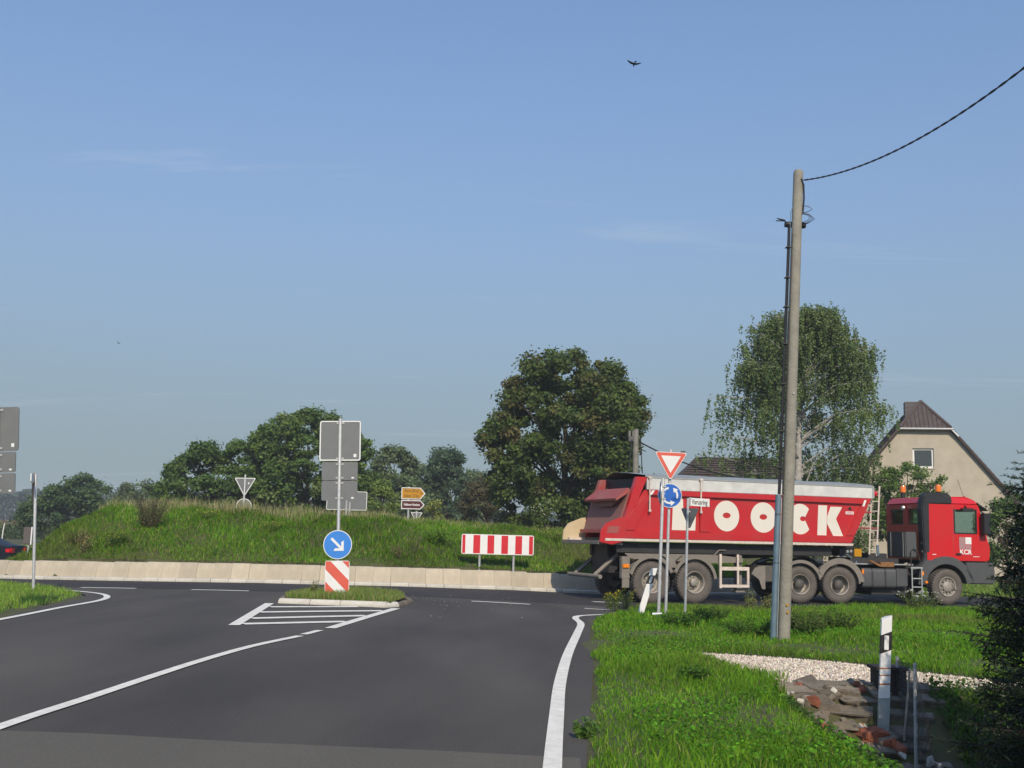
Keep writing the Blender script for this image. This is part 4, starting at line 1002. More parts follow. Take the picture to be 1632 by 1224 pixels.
# ------------------------------------------------------------------ dark blue car leaving at the left
cb = at(30, 868, 42.0); cz = float(g0(cb.x, cb.y))
car = thing('car', (cb.x + .05, cb.y, cz), 'dark blue saloon car half out of the picture at the left edge', 'car', math.pi + R(4))
# local x forward (to the left in the picture), rear bumper at x = 0
prof = [(0.02, .35), (0.0, .62), (.05, .90), (.62, .99), (1.35, 1.36), (1.7, 1.43), (2.55, 1.42), (3.30, 1.02), (4.25, .86), (4.50, .62), (4.46, .30), (3.95, .22), (.55, .22)]
cbm = MB()
n = len(prof); V_ = []
for yy, k in ((-.88, .0), (-.80, 1), (.80, 1), (.88, 0)):
    for (u, v) in prof:
        t = max(0, (v - .95) / .5)
        V_.append((u, yy * (1 - .22 * t) * (1 if k == 0 else 1.0) if k == 0 else yy * (1 - .22 * t), v + (.0 if k == 0 else .02)))
F_ = [tuple(range(n)), tuple(range(4 * n - 1, 3 * n - 1, -1))]
for j in range(3):
    for i in range(n): F_.append((j * n + i, j * n + (i + 1) % n, (j + 1) * n + (i + 1) % n, (j + 1) * n + i))
cbm.add(V_, F_).build('body', 'car_blue', car, True, .03)
for sg in (-1, 1):
    MB().add([(.98, sg * .842, 1.02), (3.02, sg * .842, 1.05), (2.52, sg * .745, 1.37), (1.42, sg * .745, 1.33)], [(0, 1, 2, 3)]).build('side_window', 'glass_dark', car)
    MB().b2(-.012, .05, sg * .50, sg * .84, .68, .86).build('tail_lamp', 'tail_red', car, False, .01)
    MB().b2(4.30, 4.44, sg * .5, sg * .82, .62, .74).build('headlight', 'white_face', car, False, .02)
    MB().b2(.03, .20, sg * .865, sg * .888, .70, .84).build('tail_lamp', 'tail_red', car, False, .01)
    for xx in (.82, 3.55):
        wo = MB().lathe([(.20, -.1), (.31, -.11), (.33, -.06), (.33, .06), (.31, .11), (.20, .1)], 28, 'y', caps=False).build('wheel', 'black', car, True); wo.location = (xx, sg * .80, .33)
        ro = MB().lathe([(.205, -.10), (.20, -.115), (.05, -.09), (0, -.09)], 20, 'y', caps=False).build('rim', 'alu', wo, True)
        if sg > 0: ro.rotation_euler = (0, 0, math.pi)
MB().add([(.70, -.66, 1.035), (.70, .66, 1.035), (1.30, .58, 1.345), (1.30, -.58, 1.345)], [(0, 1, 2, 3)]).build('rear_window', 'glass_dark', car)

# ------------------------------------------------------------------ wooden utility pole with conduit and wires
PY = 16.9
pb_, pt_ = at(1249, 1026, PY), at(1272.5, 270, PY); pb_.z = float(gz(pb_.x, pb_.y)) - .02
up = thing('utility_pole', pb_, 'tall weathered wooden utility pole in the grass with a blue grey cable guard', 'utility pole')
up.rotation_euler = lean_between(pb_, pt_); PH = (pt_ - pb_).length
pp = FPX / PY
MB().lathe([(.094, -.4), (.093, 0), (.087, PH * .4), (.077, PH - .06), (.066, PH - .02), (.02, PH)], 20, 'z').build('shaft', 'weathered_wood', up, True)
def up_z(y): return (1026 - y) / (1026 - 270) * PH
gd = MB(); a_ = arc(0, 0, .052, R(20), R(340), 10)
gd.tube([(-.158, .0, .0), (-.148, .0, up_z(800))], .050, 10).build('cable_guard', 'guard_blue', up, True)
MB().b2(-.118, -.108, -.05, -.045, .05, up_z(805)).build('guard_edge', 'alu', up)
cg = MB().tube([(-.140, .0, up_z(799)), (-.128, 0, up_z(600)), (-.118, 0, up_z(390)), (-.118, -.0, up_z(368))], .024, 8).build('cable', 'black', up, True)
MB().tube([(-.100, -.06, up_z(799)), (-.088, -.055, up_z(600)), (-.08, -.05, up_z(380))], .013, 6).build('cable', 'black', up, True)
MB().tube([(-.108, -.035, up_z(560)), (-.10, -.03, up_z(400)), (-.11, -.03, up_z(345)), (-.07, -.06, up_z(330))], .006, 5).build('earth_wire', 'guard_blue', up, True)
for y in (402, 452, 500, 560, 625, 700, 757, 830, 905):
    f_ = (y - 368) / 430
    MB().box((-.125 - .012 * f_ - (.012 if y > 800 else 0), -.005, up_z(y)), (.085, .10, .012)).build('strap', 'slate', up, False, .004)
MB().lathe([(.045, -.16), (.05, -.10), (.05, .14), (.04, .17)], 12, 'x', (0, .12, up_z(360))).build('junction_tube', 'black', up, True)
for k, (dx, dz) in enumerate(((-.26, .06), (-.28, .02), (-.22, .045))):
    MB().tube([(-.118, -.01, up_z(372)), (-.15, -.02, up_z(366)), (-.20, -.03, up_z(360) + dz * .4), (-.13 + dx * .75, -.04, up_z(362) + dz)], .009, 5).build('cable_end', 'black', up, True)
for k, (w_, y0, y1) in enumerate(((.16, 332, 342), (.20, 345, 361), (.17, 345, 360), (.13, 346, 358))):
    MB().tube([(.06, -.05, up_z(y0)), (.09 + w_ * .4, -.06, up_z(y0 + 1)), (.07 + w_, -.05, up_z((y0 + y1) / 2)), (.09 + w_ * .35, -.03, up_z(y1)), (.05, .05, up_z(y1))], .006, 5).build('wire_loop', 'black', up, True)
MB().tube([(.03, -.08, up_z(288)), (.075, -.06, up_z(298)), (.095, -.03, up_z(318)), (.09, .0, up_z(345))], .014, 6).build('cable', 'black', up, True)
for y in (968, 979):
    MB().lathe([(.018, -.012), (.018, .0), (.012, .004)], 14, 'y', (.02 + (979 - y) * -.0012, -.102, up_z(y))).build('marker_disc', 'yellow_face', up, True)
MB().lathe([(.012, -.01), (.012, 0)], 10, 'y', (.01, -.094, up_z(640))).build('bolt', 'alu', up)
# overhead cable: twisted pair running up to the right
A_ = at(1281, 287, PY); B_ = at(1632, 108, 11.2); D_ = (B_ - A_)
cabl = []
C2 = A_ + D_ * 2.6 + Vector((0, 0, .9))
n = 260
def cab_pt(t):
    p = A_ + Vector((D_.x, D_.y, 0)) * (2.6 * t)
    zz_ = A_.z + (B_.z - A_.z) * 2.6 * t
    # sag so that the curve passes through both points
    return Vector((p.x, p.y, zz_ + .95 * (2.6 * t) * (2.6 * t - 1)))
m = MB()
for ph in (0, math.pi):
    pts_ = []
    for i in range(n + 1):
        t = i / n; c = cab_pt(t); d = (cab_pt(min(1, t + .004)) - cab_pt(max(0, t - .004))).normalized(); a = d.cross(Vector((0, 0, 1))).normalized(); b = d.cross(a)
        w_ = ph + i * .9
        pts_.append(c + (a * math.cos(w_) + b * math.sin(w_)) * .006)
    m.tube(pts_, .0088, 5)
tag(m.build('overhead_cable', 'black', None, True), 'thick twisted black cable sagging from the pole top to the upper right', 'cable')

# ------------------------------------------------------------------ distant concrete pole with its wires
t_ = at(1013.5, 684, 52); zb = float(g0(t_.x, t_.y))
cp = thing('utility_pole', (t_.x, t_.y, zb), 'slim grey concrete utility pole behind the truck, right of the big maple', 'utility pole')
MB().lathe([(.19, -.2), (.13, t_.z - zb)], 12, 'z').build('shaft', 'path_asphalt', cp, True)
MB().b2(-.35, .12, -.1, .1, t_.z - zb - .6, t_.z - zb - .35).build('crossarm', 'slate', cp, False, .02)
for k, xx in enumerate((-.3, -.12)): MB().lathe([(.06, -.35), (.07, -.1), (.03, -.08)], 10, 'z', (xx, 0, t_.z - zb)).build('insulator', 'path_asphalt', cp, True)
MB().tube([(-.2, -.15, t_.z - zb - .5), (-.35, -.2, t_.z - zb - 2), (-.5, -.1, 1)], .03, 5).build('stay_wire', 'black', cp)
MB().tube([(.2, -.1, t_.z - zb - .4), (.3, -.1, t_.z - zb - 2), (.35, -.1, 1)], .025, 5).build('stay_wire', 'black', cp)
p0 = at(1017, 703, 52); p1 = at(1260, 765, 58)
pts_ = [p0.lerp(p1, i / 16) + Vector((0, 0, -.6 * 4 * (i / 16) * (1 - i / 16))) for i in range(17)]
tag(MB().tube(pts_, .035, 5).build('overhead_wire', 'black', None, True), 'thin dark wire running from the concrete pole towards the birch', 'cable')

# ------------------------------------------------------------------ houses
HY = 66.0
def hx(px, Yd=HY): return at(px, 780, Yd).x
gb = at(1476, 780, HY); zb = -.3
hs = thing('house', (gb.x, HY, zb), 'beige rendered house gable with half-hipped dark roof, behind the truck', 'house')
hs.rotation_euler = (0, 0, R(-13))
def hz(y, px=1476): return at(px, y, HY).z - zb
kx = HY / FPX
w_top, z_top = 35.5 * kx, hz(683)            # half width at the half-hip eave
slope = 1.22
z_eave = 3.0; w_eave = w_top + (z_top - z_eave) / slope
z_rid = z_top + w_top * slope; DEPTH = 11.0
wx0, wx1, wz0, wz1 = (1457 - 1476) * kx, (1489 - 1476) * kx, hz(746), hz(714.5)
gm = MB()                                     # gable wall in pieces round the window
def gpoly(p): gm.prism(p, 0, .3)
xl = lambda z: -(w_top + (z_top - z) / slope) if z > z_eave else -w_eave
gpoly([(xl(wz1), wz1), (-xl(wz1), wz1), (w_top, z_top), (-w_top, z_top)])
gpoly([(xl(wz0), wz0), (wx0, wz0), (wx0, wz1), (xl(wz1), wz1)])
gpoly([(wx1, wz0), (-xl(wz0), wz0), (-xl(wz1), wz1), (wx1, wz1)])
gpoly([(-w_eave, 0), (w_eave, 0), (w_eave, z_eave), (-xl(wz0), wz0), (xl(wz0), wz0), (-w_eave, z_eave)])
gm.build('gable_wall', 'render_wall', hs)
MB().b2(-w_eave, -w_eave + .3, .301, DEPTH, 0, z_eave).b2(w_eave - .3, w_eave, .301, DEPTH, 0, z_eave).b2(-w_eave + .3, w_eave - .3, DEPTH - .3, DEPTH, 0, z_eave).build('side_wall', 'render_wall', hs)
hip = w_top * .95                             # how far the ridge starts behind the gable
for sg in (-1, 1):
    ov = .25
    P_ = [(sg * (w_eave + ov * .7), -.12, z_eave - ov * .7 * slope), (sg * (w_top), -.12, z_top), (0, hip, z_rid), (0, DEPTH, z_rid), (sg * (w_eave + ov * .7), DEPTH, z_eave - ov * .7 * slope)]
    up_ = Vector((sg * slope, 0, 1)).normalized() * .16
    V_ = [Vector(p) + Vector((0, 0, .02)) for p in P_] + [Vector(p) + up_ for p in P_]
    k = len(P_); ro = MB().add(V_, [tuple(range(k)), tuple(range(2 * k - 1, k - 1, -1))] + [(i, i + k, (i + 1) % k + k, (i + 1) % k) for i in range(k)]).build('roof_slope', 'roof_tile', hs)
    # courses of tiles as stepped battens
    L_ = math.hypot(w_eave - 0, (w_eave) * slope); rows = 26
    bt = MB()
    for r_ in range(rows):
        f0 = r_ / rows; zz_ = z_eave + (z_rid - z_eave) * f0; xx = sg * (w_eave * (1 - f0) if True else 0)
        xx = sg * (z_rid - zz_) / slope
        ys_ = -.13 if zz_ < z_top else -.13 + (zz_ - z_top) / (z_rid - z_top) * (hip + .13)
        c0 = Vector((xx, ys_, zz_)) + up_ * 1.05; c1 = Vector((xx, DEPTH, zz_)) + up_ * 1.05
        e_ = Vector((-sg, 0, slope)).normalized() * .30
        bt.add([c0, c1, c1 + e_ + up_ * .02, c0 + e_ + up_ * .02, c0 + up_ * .25, c1 + up_ * .25], [(4, 5, 2, 3), (0, 1, 5, 4)])
    bt.build('tile_course', 'roof_tile', ro)
# half-hip with standing seams, gutter, ridge caps
V_ = [Vector((-w_top - .1, -.22, z_top - .06)), Vector((w_top + .1, -.22, z_top - .06)), Vector((0, hip, z_rid + .08))]
nn_ = Vector((0, -z_rid + z_top, hip)).normalized() * .1
hp = MB().add(V_ + [v + nn_ for v in V_], [(0, 2, 1), (3, 4, 5), (0, 1, 4, 3), (1, 2, 5, 4), (2, 0, 3, 5)]).build('half_hip', 'roof_zinc', hs)
for k in range(-5, 6):
    x0 = k * w_top / 5.4; f1 = 1 - abs(x0) / (w_top + .1)
    if f1 < .1: continue
    a = V_[0].lerp(V_[1], (x0 + w_top + .1) / (2 * w_top + .2)) + nn_; bb = a + (V_[2] - Vector((0, -.22, z_top - .06))) * f1 * .97
    MB().tube([a, bb], .035, 4).build('seam', 'roof_zinc', hp)
for sg in (-1, 1):
    MB().tube([Vector((sg * (w_top + .1), -.25, z_top + .05)), Vector((0, hip, z_rid + .16))], .12, 6).build('hip_cap', 'roof_tile', hp)
    MB().tube([Vector((sg * (w_eave + .18), -.16, z_eave - .1)), Vector((sg * (w_top + .05), -.16, z_top + .08))], .10, 5).build('verge_board', 'roof_tile', hs)
MB().tube([(-w_top - .1, -.28, z_top - .03), (w_top + .25, -.30, z_top - .06)], .065, 8).build('gutter', 'galv', hs)
MB().tube([(w_top + .15, -.30, z_top - .07), (w_top + .55, -.25, z_top - .5)], .05, 6).build('downpipe', 'white_face', hs)
MB().tube([(0, hip, z_rid + .14), (0, DEPTH, z_rid + .14)], .12, 6).build('ridge_cap', 'roof_tile', hs)
chx, chy = -.50, 1.7
ch = MB().b2(chx - .42, chx + .34, chy - .35, chy + .35, z_rid - 1.6, hz(636)).build('chimney', 'slate', hs)
for k in range(7):
    if z_rid - .94 + k * .27 > hz(636): break
    MB().b2(chx - .435, chx + .355, chy - .365, chy + .365, z_rid - 1.0 + k * .27, z_rid - .99 + k * .27 + .02).build('slate_course', 'slate', ch)
# window
wn = MB()
fw = .11
wn.b2(wx0, wx1, .10, .16, wz0, wz0 + fw).b2(wx0, wx1, .10, .16, wz1 - fw, wz1).b2(wx0, wx0 + fw, .10, .16, wz0 + fw, wz1 - fw).b2(wx1 - fw, wx1, .10, .16, wz0 + fw, wz1 - fw)
wo = wn.build('window', 'white_face', hs)
MB().b2(wx0 + fw, wx1 - fw, .12, .135, wz0 + fw, wz1 - fw).build('pane', 'glass_house', wo)
for k in range(12):                            # ragged lace curtain edge
    MB().b2(wx0 + .12 + k * .082, wx0 + .19 + k * .082, .138, .142, wz0 + fw, wz0 + .2 + .06 * (k % 3)).build('curtain', 'white_face', wo)
MB().b2(wx0 - .06, wx1 + .06, -.04, .30, wz0 - .07, wz0 - .005).build('sill', 'render_wall', wo)

# second roof behind the birch
t_ = at(1150, 722, 78); zb = -.3
h2 = thing('house', (t_.x + .5, 78, zb), 'brown tiled hipped roof of a farmhouse half hidden behind the birch', 'house')
zr = t_.z - zb; ze = zr - 3.2
MB().b2(-4.2, 8, .4, 8, 0, ze).build('wall', 'render_wall', h2)
rp = [(-4.6, 0, ze - .1), (8.4, 0, ze - .1), (8.4, 8.4, ze - .1), (-4.6, 8.4, ze - .1), (-1.6, 4.2, zr), (5.5, 4.2, zr)]
ro = MB().add(rp, [(0, 1, 5, 4), (1, 2, 5), (2, 3, 4, 5), (3, 0, 4), (0, 3, 2, 1)]).build('roof', 'roof_tile', h2)
bt = MB()
for r_ in range(18):
    f0 = r_ / 18; a = Vector(rp[0]).lerp(Vector(rp[4]), f0); b = Vector(rp[1]).lerp(Vector(rp[5]), f0); a2 = Vector(rp[0]).lerp(Vector(rp[4]), f0 + .05); b2q = Vector(rp[1]).lerp(Vector(rp[5]), f0 + .05)
    u_ = Vector((0, -.05, .08)); bt.add([a + u_, b + u_, b2q + u_ * .3, a2 + u_ * .3], [(0, 1, 2, 3)])
bt.build('tile_course', 'roof_tile', ro)
MB().lathe([(.18, zr - .1), (.2, zr + .35), (.12, zr + .4)], 10, 'z', (-2.6, 4.0, 0)).build('roof_vent', 'slate', ro, True)

# ------------------------------------------------------------------ rubble headwall, fence, box at the ditch
hw = thing('rubble_headwall', (3.4, 11.6, -.2), 'broken stone and brick edging below the gravel at the ditch', 'wall')
def lump(size, seed, m, nm):
    r_ = random.Random(seed); mb = MB(); mb.box((0, 0, 0), size)
    mb.v = [(x + r_.uniform(-.2, .2) * size[0], y + r_.uniform(-.2, .2) * size[1], z + r_.uniform(-.22, .22) * size[2]) for x, y, z in mb.v]
    return mb.mesh(nm, m, False, min(size) * .14)
def put(nm, me, p, rot): link(nm, me, hw, Vector(p) - hw.location, rot)
rs = random.Random(5)
def slope_put(nm, m, size, x, y, sd, lift=.12, tilt=.14, yaw=.35):
    put(nm, lump(size, sd, m, nm), (x, y, float(g0(x, y)) + size[2] * lift), (R(14) + rs.uniform(-tilt, tilt), rs.uniform(-tilt, tilt), rs.uniform(-yaw, yaw)))
k = 0
for row, (y, x0_, x1_, w0, w1) in enumerate(((11.96, 2.95, 4.25, .20, .34), (11.84, 2.80, 4.2, .16, .36), (11.70, 2.78, 4.2, .20, .44), (11.52, 2.80, 4.2, .22, .46), (11.34, 2.86, 4.1, .18, .44), (11.15, 2.92, 4.15, .2, .46), (10.96, 3.0, 4.1, .14, .36), (10.78, 3.05, 4.1, .12, .30), (10.6, 3.1, 4.0, .10, .26), (10.42, 3.15, 4.0, .10, .22))):
    xx = x0_ + rs.uniform(0, .08)
    while xx < x1_:
        wd = rs.uniform(w0, w1); k += 1
        slope_put('stone', 'stone', (wd, rs.uniform(.14, .24), rs.uniform(.05, .10)), xx + wd / 2, y + rs.uniform(-.05, .05), k, -.15 if row < 2 else .14)
        xx += wd + rs.uniform(.0, .05)
for i in range(10):
    t = rs.uniform(0, 1); x = 3.0 + .75 * t + rs.uniform(-.05, .14); y = 11.45 - .5 * t + rs.uniform(-.08, .08)
    slope_put('brick', 'brick', (rs.uniform(.10, .2), rs.uniform(.08, .11), .065), x, y, 300 + i, 1.0, .4, 1.4)
for i in range(90):
    x, y = rs.uniform(2.85, 4.1), rs.uniform(9.5, 11.9)
    slope_put('rubble_piece', rs.choice(['stone', 'stone', 'stone', 'concrete_kerb', 'stone', 'brick']), (rs.uniform(.04, .11), rs.uniform(.04, .09), .045), x, y, 400 + i, 1.1, .6, 2)
# embankment face of the culvert behind the stones
V_ = []; na, nb = 14, 8
for i in range(na + 1):
    for j in range(nb + 1):
        x = 2.75 + 1.7 * i / na; f = j / nb; y = 12.02 - 1.5 * f
        V_.append((x, y, float(g0(x, y)) - .005 + .02 * math.sin(i * 2.3 + j * 1.7) - (0.02 if j == 0 else 0)))
struct(MB().add(V_, [(i * (nb + 1) + j, (i + 1) * (nb + 1) + j, (i + 1) * (nb + 1) + j + 1, i * (nb + 1) + j + 1) for i in range(na) for j in range(nb)]).build('embankment', 'rubble_earth', None, True))

bx = thing('timber_box', (3.98, 11.72, -.5), 'dark brown timber box post behind the rusty delineator', 'box')
m = MB()
for k in range(5):
    MB().b2(-.14 + .058 * k, -.14 + .058 * k + .052, -.14, -.12, 0, .70).build('board', 'dark_timber', bx)
    MB().b2(-.14, -.12, -.118 + .052 * k, -.118 + .052 * k + .046, 0, .70).build('board', 'dark_timber', bx)
MB().b2(-.118, .15, -.118, .14, 0, .685).build('core', 'dark_timber', bx)
MB().b2(-.17, .18, -.17, .17, .701, .735).build('lid', 'dark_timber', bx, False, .006)

fn = thing('wire_fence', (3.9, 10.8, -.6), 'leaning galvanised wire mesh fence along the shaded ditch', 'fence')
fposts = [(1430, 1047, 11.6, 4.2), (1458, 1057, 10.2, 1260), (1498, 1217, 9.0, 0)]
tops = []
for (px, py, Yd, _) in fposts:
    t_ = at(px, py, Yd); bz = float(g0(t_.x, t_.y)) - .2
    MB().tube([Vector((t_.x - .02, t_.y, bz)) - fn.location, t_ - fn.location], .017, 8).build('fence_post', 'galv', fn, True)
    tops.append(t_)
MB().tube([tops[1] + Vector((-.03, .05, -.06)) - fn.location, at(1441, 1180, 10.6) - fn.location], .010, 8).build('brace', 'galv', fn, True)
m = MB()
for a, b in zip(tops[:-1], tops[1:]):
    L_ = (b - a).length; k = int(L_ / .10)
    for i in range(-8, k + 1):
        for s_ in (0, 1):
            f0, f1 = i / k, (i + 8) / k
            lo, hi = max(f0, 0), min(f1, 1)
            if hi <= lo: continue
            pts_ = []
            for f in (lo, hi):
                h = (f - f0) / (f1 - f0); h = h if s_ else 1 - h
                p = a.lerp(b, f); pts_.append(Vector((p.x, p.y, p.z - .02 - .80 * (1 - h))) - fn.location)
            m.tube(pts_, .0019, 3, False)
o = m.build('wire_mesh', 'dark_steel', fn); o['kind'] = 'stuff'

# ------------------------------------------------------------------ birds
def bird(px, py, Yd, span, label, roll, yaw):
    c = at(px, py, Yd); r_ = span / 2
    mb = MB()
    mb.tube([(0, -.20 * span, 0), (0, -.16 * span, .005), (0, -.05 * span, 0), (0, .10 * span, -.01), (0, .20 * span, -.005), (0, .26 * span, .005)], [.005 * span, .035 * span, .055 * span, .05 * span, .035 * span, .01 * span], 8)
    mb.add([(-.03 * span, -.12 * span, 0), (.03 * span, -.12 * span, 0), (.07 * span, -.32 * span, -.03 * span), (-.07 * span, -.32 * span, -.03 * span), (0, -.2 * span, .012 * span)], [(0, 1, 4), (1, 2, 4), (2, 3, 4), (3, 0, 4), (0, 3, 2, 1)])
    for sg in (-1, 1):
        T_ = []; st = [(0, 0, .10, -.08), (.45, .13, .12, -.07), (.78, .24, .07, -.06), (1.0, .32, .0, -.04)]
        for f, z, fw_, bk in st:
            T_ += [(sg * f * r_, fw_ * span, z * r_ * 1.25), (sg * f * r_, bk * span, z * r_ * 1.25), (sg * f * r_, (fw_ + bk) / 2 * span, z * r_ * 1.25 + .02 * span * (1 - f))]
        F_ = []
        for k in range(3):
            a = 3 * k; b_ = a + 3
            F_ += [(a, b_, b_ + 2, a + 2), (a + 2, b_ + 2, b_ + 1, a + 1), (a, a + 1, b_ + 1, b_)]
        mb.add(T_, F_)
    o = mb.build('bird', 'bird_black', None, True); o.location = c; o.rotation_euler = (R(-20), R(roll), R(yaw))
    return tag(o, label, 'bird')
bird(1011, 102, 60, .86, 'black bird with raised wings gliding high in the blue sky', 4, 12)
bird(189, 547, 120, .5, 'tiny distant bird low in the sky at the left', 30, 40)

# ------------------------------------------------------------------ vegetation helpers
GAIN = 1.7
def pick_colors(n, pal, jit=.18, w=None):
    pal = np.array(pal); k = rng.choice(len(pal), n, p=w); c = pal[k]
    return GAIN * c * (1 + rng.normal(0, jit, (n, 1))) * (1 + rng.normal(0, jit * .4, (n, 3)))
def blades(name, P, h, wd, bend, col, m='grass', parent=None, up=None):
    n = len(P); a = rng.uniform(0, 2 * np.pi, n); b = rng.uniform(0, 2 * np.pi, n)
    sd = np.stack([np.cos(a), np.sin(a), np.zeros(n)], 1) * (wd / 2)[:, None]
    bd = np.stack([np.cos(b), np.sin(b), np.zeros(n)], 1) * (bend * h)[:, None]
    u = np.zeros((n, 3)); u[:, 2] = h
    V = np.stack([P - sd, P + sd, P + sd * .75 + u * .55 + bd * .32, P - sd * .75 + u * .55 + bd * .32, P + u * (1 - bend[:, None] * .35) + bd], 1)
    base = np.arange(n)[:, None] * 5
    F = np.concatenate([base + [0, 1, 2], base + [0, 2, 3], base + [3, 2, 4]], 0)
    C = np.repeat(col[:, None, :], 5, 1)
    C[:, 4] *= 1.12
    return np_mesh(name, V, F, m, C.reshape(-1, 3), parent=parent)
def leaves_data(P, nrm, size, asp=.55):
    """diamond leaves (4 verts, folded a little) at P facing nrm"""
    n = len(P); nrm = nrm / (np.linalg.norm(nrm, axis=1, keepdims=True) + 1e-9)
    t = rng.normal(size=(n, 3)); t -= nrm * (t * nrm).sum(1, keepdims=True); t /= np.linalg.norm(t, axis=1, keepdims=True) + 1e-9
    s = np.cross(nrm, t); L = size[:, None]
    V = np.stack([P - t * L * .5, P + s * L * asp * .5 + nrm * L * .08, P + t * L * .5, P - s * L * asp * .5 + nrm * L * .08], 1)
    base = np.arange(n)[:, None] * 4
    return V, base + np.array([0, 1, 2, 3])
def leaves(name, P, nrm, size, col, m='leaf', parent=None, asp=.55):
    V, F = leaves_data(P, nrm, size, asp)
    return np_mesh(name, V, F, m, np.repeat(col[:, None, :], 4, 1).reshape(-1, 3), parent=parent)
def vnoise(x, y, s=1.0, seed=0):
    return (np.sin(x * s * 1.7 + seed) * np.cos(y * s * 1.3 + seed * 2.1) + np.sin(x * s * .73 + y * s * .91 + seed * .7) + .5 * np.sin(x * s * 3.1 - y * s * 2.7 + seed)) / 2.5

GR = [(.102, .212, .012), (.074, .170, .010), (.052, .132, .010), (.145, .232, .022), (.20, .21, .06)]
GW = [.32, .30, .22, .11, .05]
def scatter(n, x0, x1, y0, y1, keep):
    x = rng.uniform(x0, x1, n); y = rng.uniform(y0, y1, n); k = keep(x, y); return x[k], y[k]
rb = lambda x, y: ~in_poly(ROAD, x, y) & ~in_poly(GRAVEL, x, y) & ~in_poly(PATH, x, y)
def wobble_edge(x, y):                    # ragged grass edge along the road
    return ~in_poly(ROAD, x - .05 - .08 * vnoise(x, y, 3.0, 2), y) & ~in_poly(GRAVEL, x + .1 * vnoise(x, y, 2.5, 5), y + .1 * vnoise(y, x, 2.5, 1)) & ~in_poly(PATH, x, y)

# near verge on the right
def keep_near(x, y):
    vis = (x > .3) & (x < .56 * y + .6) 
    return wobble_edge(x, y) & vis & (rng.uniform(size=len(x)) < np.clip(8.5 / y, .25, 1)) & ~((x > 2.85) & (y > 9.4) & (y < 12.1) & (x < 4.4))
x, y = scatter(640000, .3, 15.5, 5.6, 30.5, keep_near)
d = rng.uniform(size=len(x)) < np.where(y < 15, 1.0, .72); x, y = x[d], y[d]
tall = np.clip(.5 + .7 * vnoise(x, y, .9, 3) + .3 * vnoise(x, y, 2.4, 1), 0, 1)
nb = len(x)
lowroad = sst(.0, .55, x - np.interp(y, [5, 7, 9.3, 13.2, 16.2, 19, 21, 22.6, 26.9, 28.1], [.45, .5, .7, 1.03, 1.2, 1.42, 1.62, 2.0, 3.0, 3.9]))
h = (.05 + .095 * tall) * rng.uniform(.5, 1.3, nb) * (.55 + .45 * lowroad) * np.where(y > 21, 1.25, 1.0)
c = pick_colors(nb, GR, .16, GW)
dry = np.clip(vnoise(x, y, .5, 9) * 1.2, 0, 1)[:, None] * np.where(y > 20, .8, .30)[:, None]
c = c * (1 - dry) + np.array([.185, .195, .055]) * dry
c *= (1 + .22 * vnoise(x, y, 1.7, 4))[:, None]
struct(blades('verge_grass', np.stack([x, y, gz(x, y) + .01], 1), h, rng.uniform(.004, .010, nb) * np.clip(y / 9, 1, 2.4), rng.uniform(.15, .9, nb), c), 'stuff')
# broad-leaved herbs between the grass
x, y = scatter(84000, .5, 9, 5.8, 20, lambda x, y: wobble_edge(x, y) & (x < .56 * y + .5) & (vnoise(x, y, 1.1, 6) > .10) & ~((x > 2.85) & (y > 9.4) & (y < 12.1) & (x < 4.4)) & (rng.uniform(size=len(x)) < np.clip(8 / y, 0, 1)) & (x > .5 + .06 * y))
nb = len(x)
struct(leaves('verge_herbs', np.stack([x, y, gz(x, y) + rng.uniform(.02, .15, nb)], 1), np.stack([rng.normal(0, .6, nb), rng.normal(-.2, .6, nb), np.ones(nb)], 1), rng.uniform(.018, .048, nb),
       pick_colors(nb, [(.060, .165, .012), (.085, .215, .016), (.045, .12, .012)], .2), 'grass', asp=.6), 'stuff')

# left verge
LV = [(-8.2, 17.2), (-8.62, 20.3), (-8.85, 22.7), (-9.25, 24.2), (-10.5, 26.3), (-11.8, 27.7), (-13.6, 29.6), (-19, 33.3), (-26, 36), (-26, 17)]
x, y = scatter(42000, -16, -8, 15, 32, lambda x, y: in_poly(LV, x + .06 * vnoise(x, y, 4, 1), y) | ((x < -8.1) & (y < 17.6)))
nb = len(x)
struct(blades('left_verge_grass', np.stack([x, y, gz(x, y) + .01], 1), rng.uniform(.06, .17, nb), rng.uniform(.008, .016, nb), rng.uniform(.15, .8, nb),
       pick_colors(nb, [(.15, .25, .03), (.11, .20, .025), (.19, .25, .05)], .16)), 'stuff')
# island grass
x, y = scatter(16000, -5, -2, 22.6, 26.2, lambda x, y: in_poly(core, x, y)); nb = len(x)
mid = 1 - np.clip(np.abs(x + 3.4) / 1.5, 0, 1)
blades('island_grass', np.stack([x, y, g0(x, y) + .10], 1) - np.array(isl.location), rng.uniform(.05, .2, nb) * (.6 + .7 * mid), rng.uniform(.006, .013, nb), rng.uniform(.2, .8, nb),
       pick_colors(nb, [(.12, .20, .03), (.17, .19, .05), (.08, .15, .025), (.22, .2, .09)], .18), parent=isl)['kind'] = 'stuff'

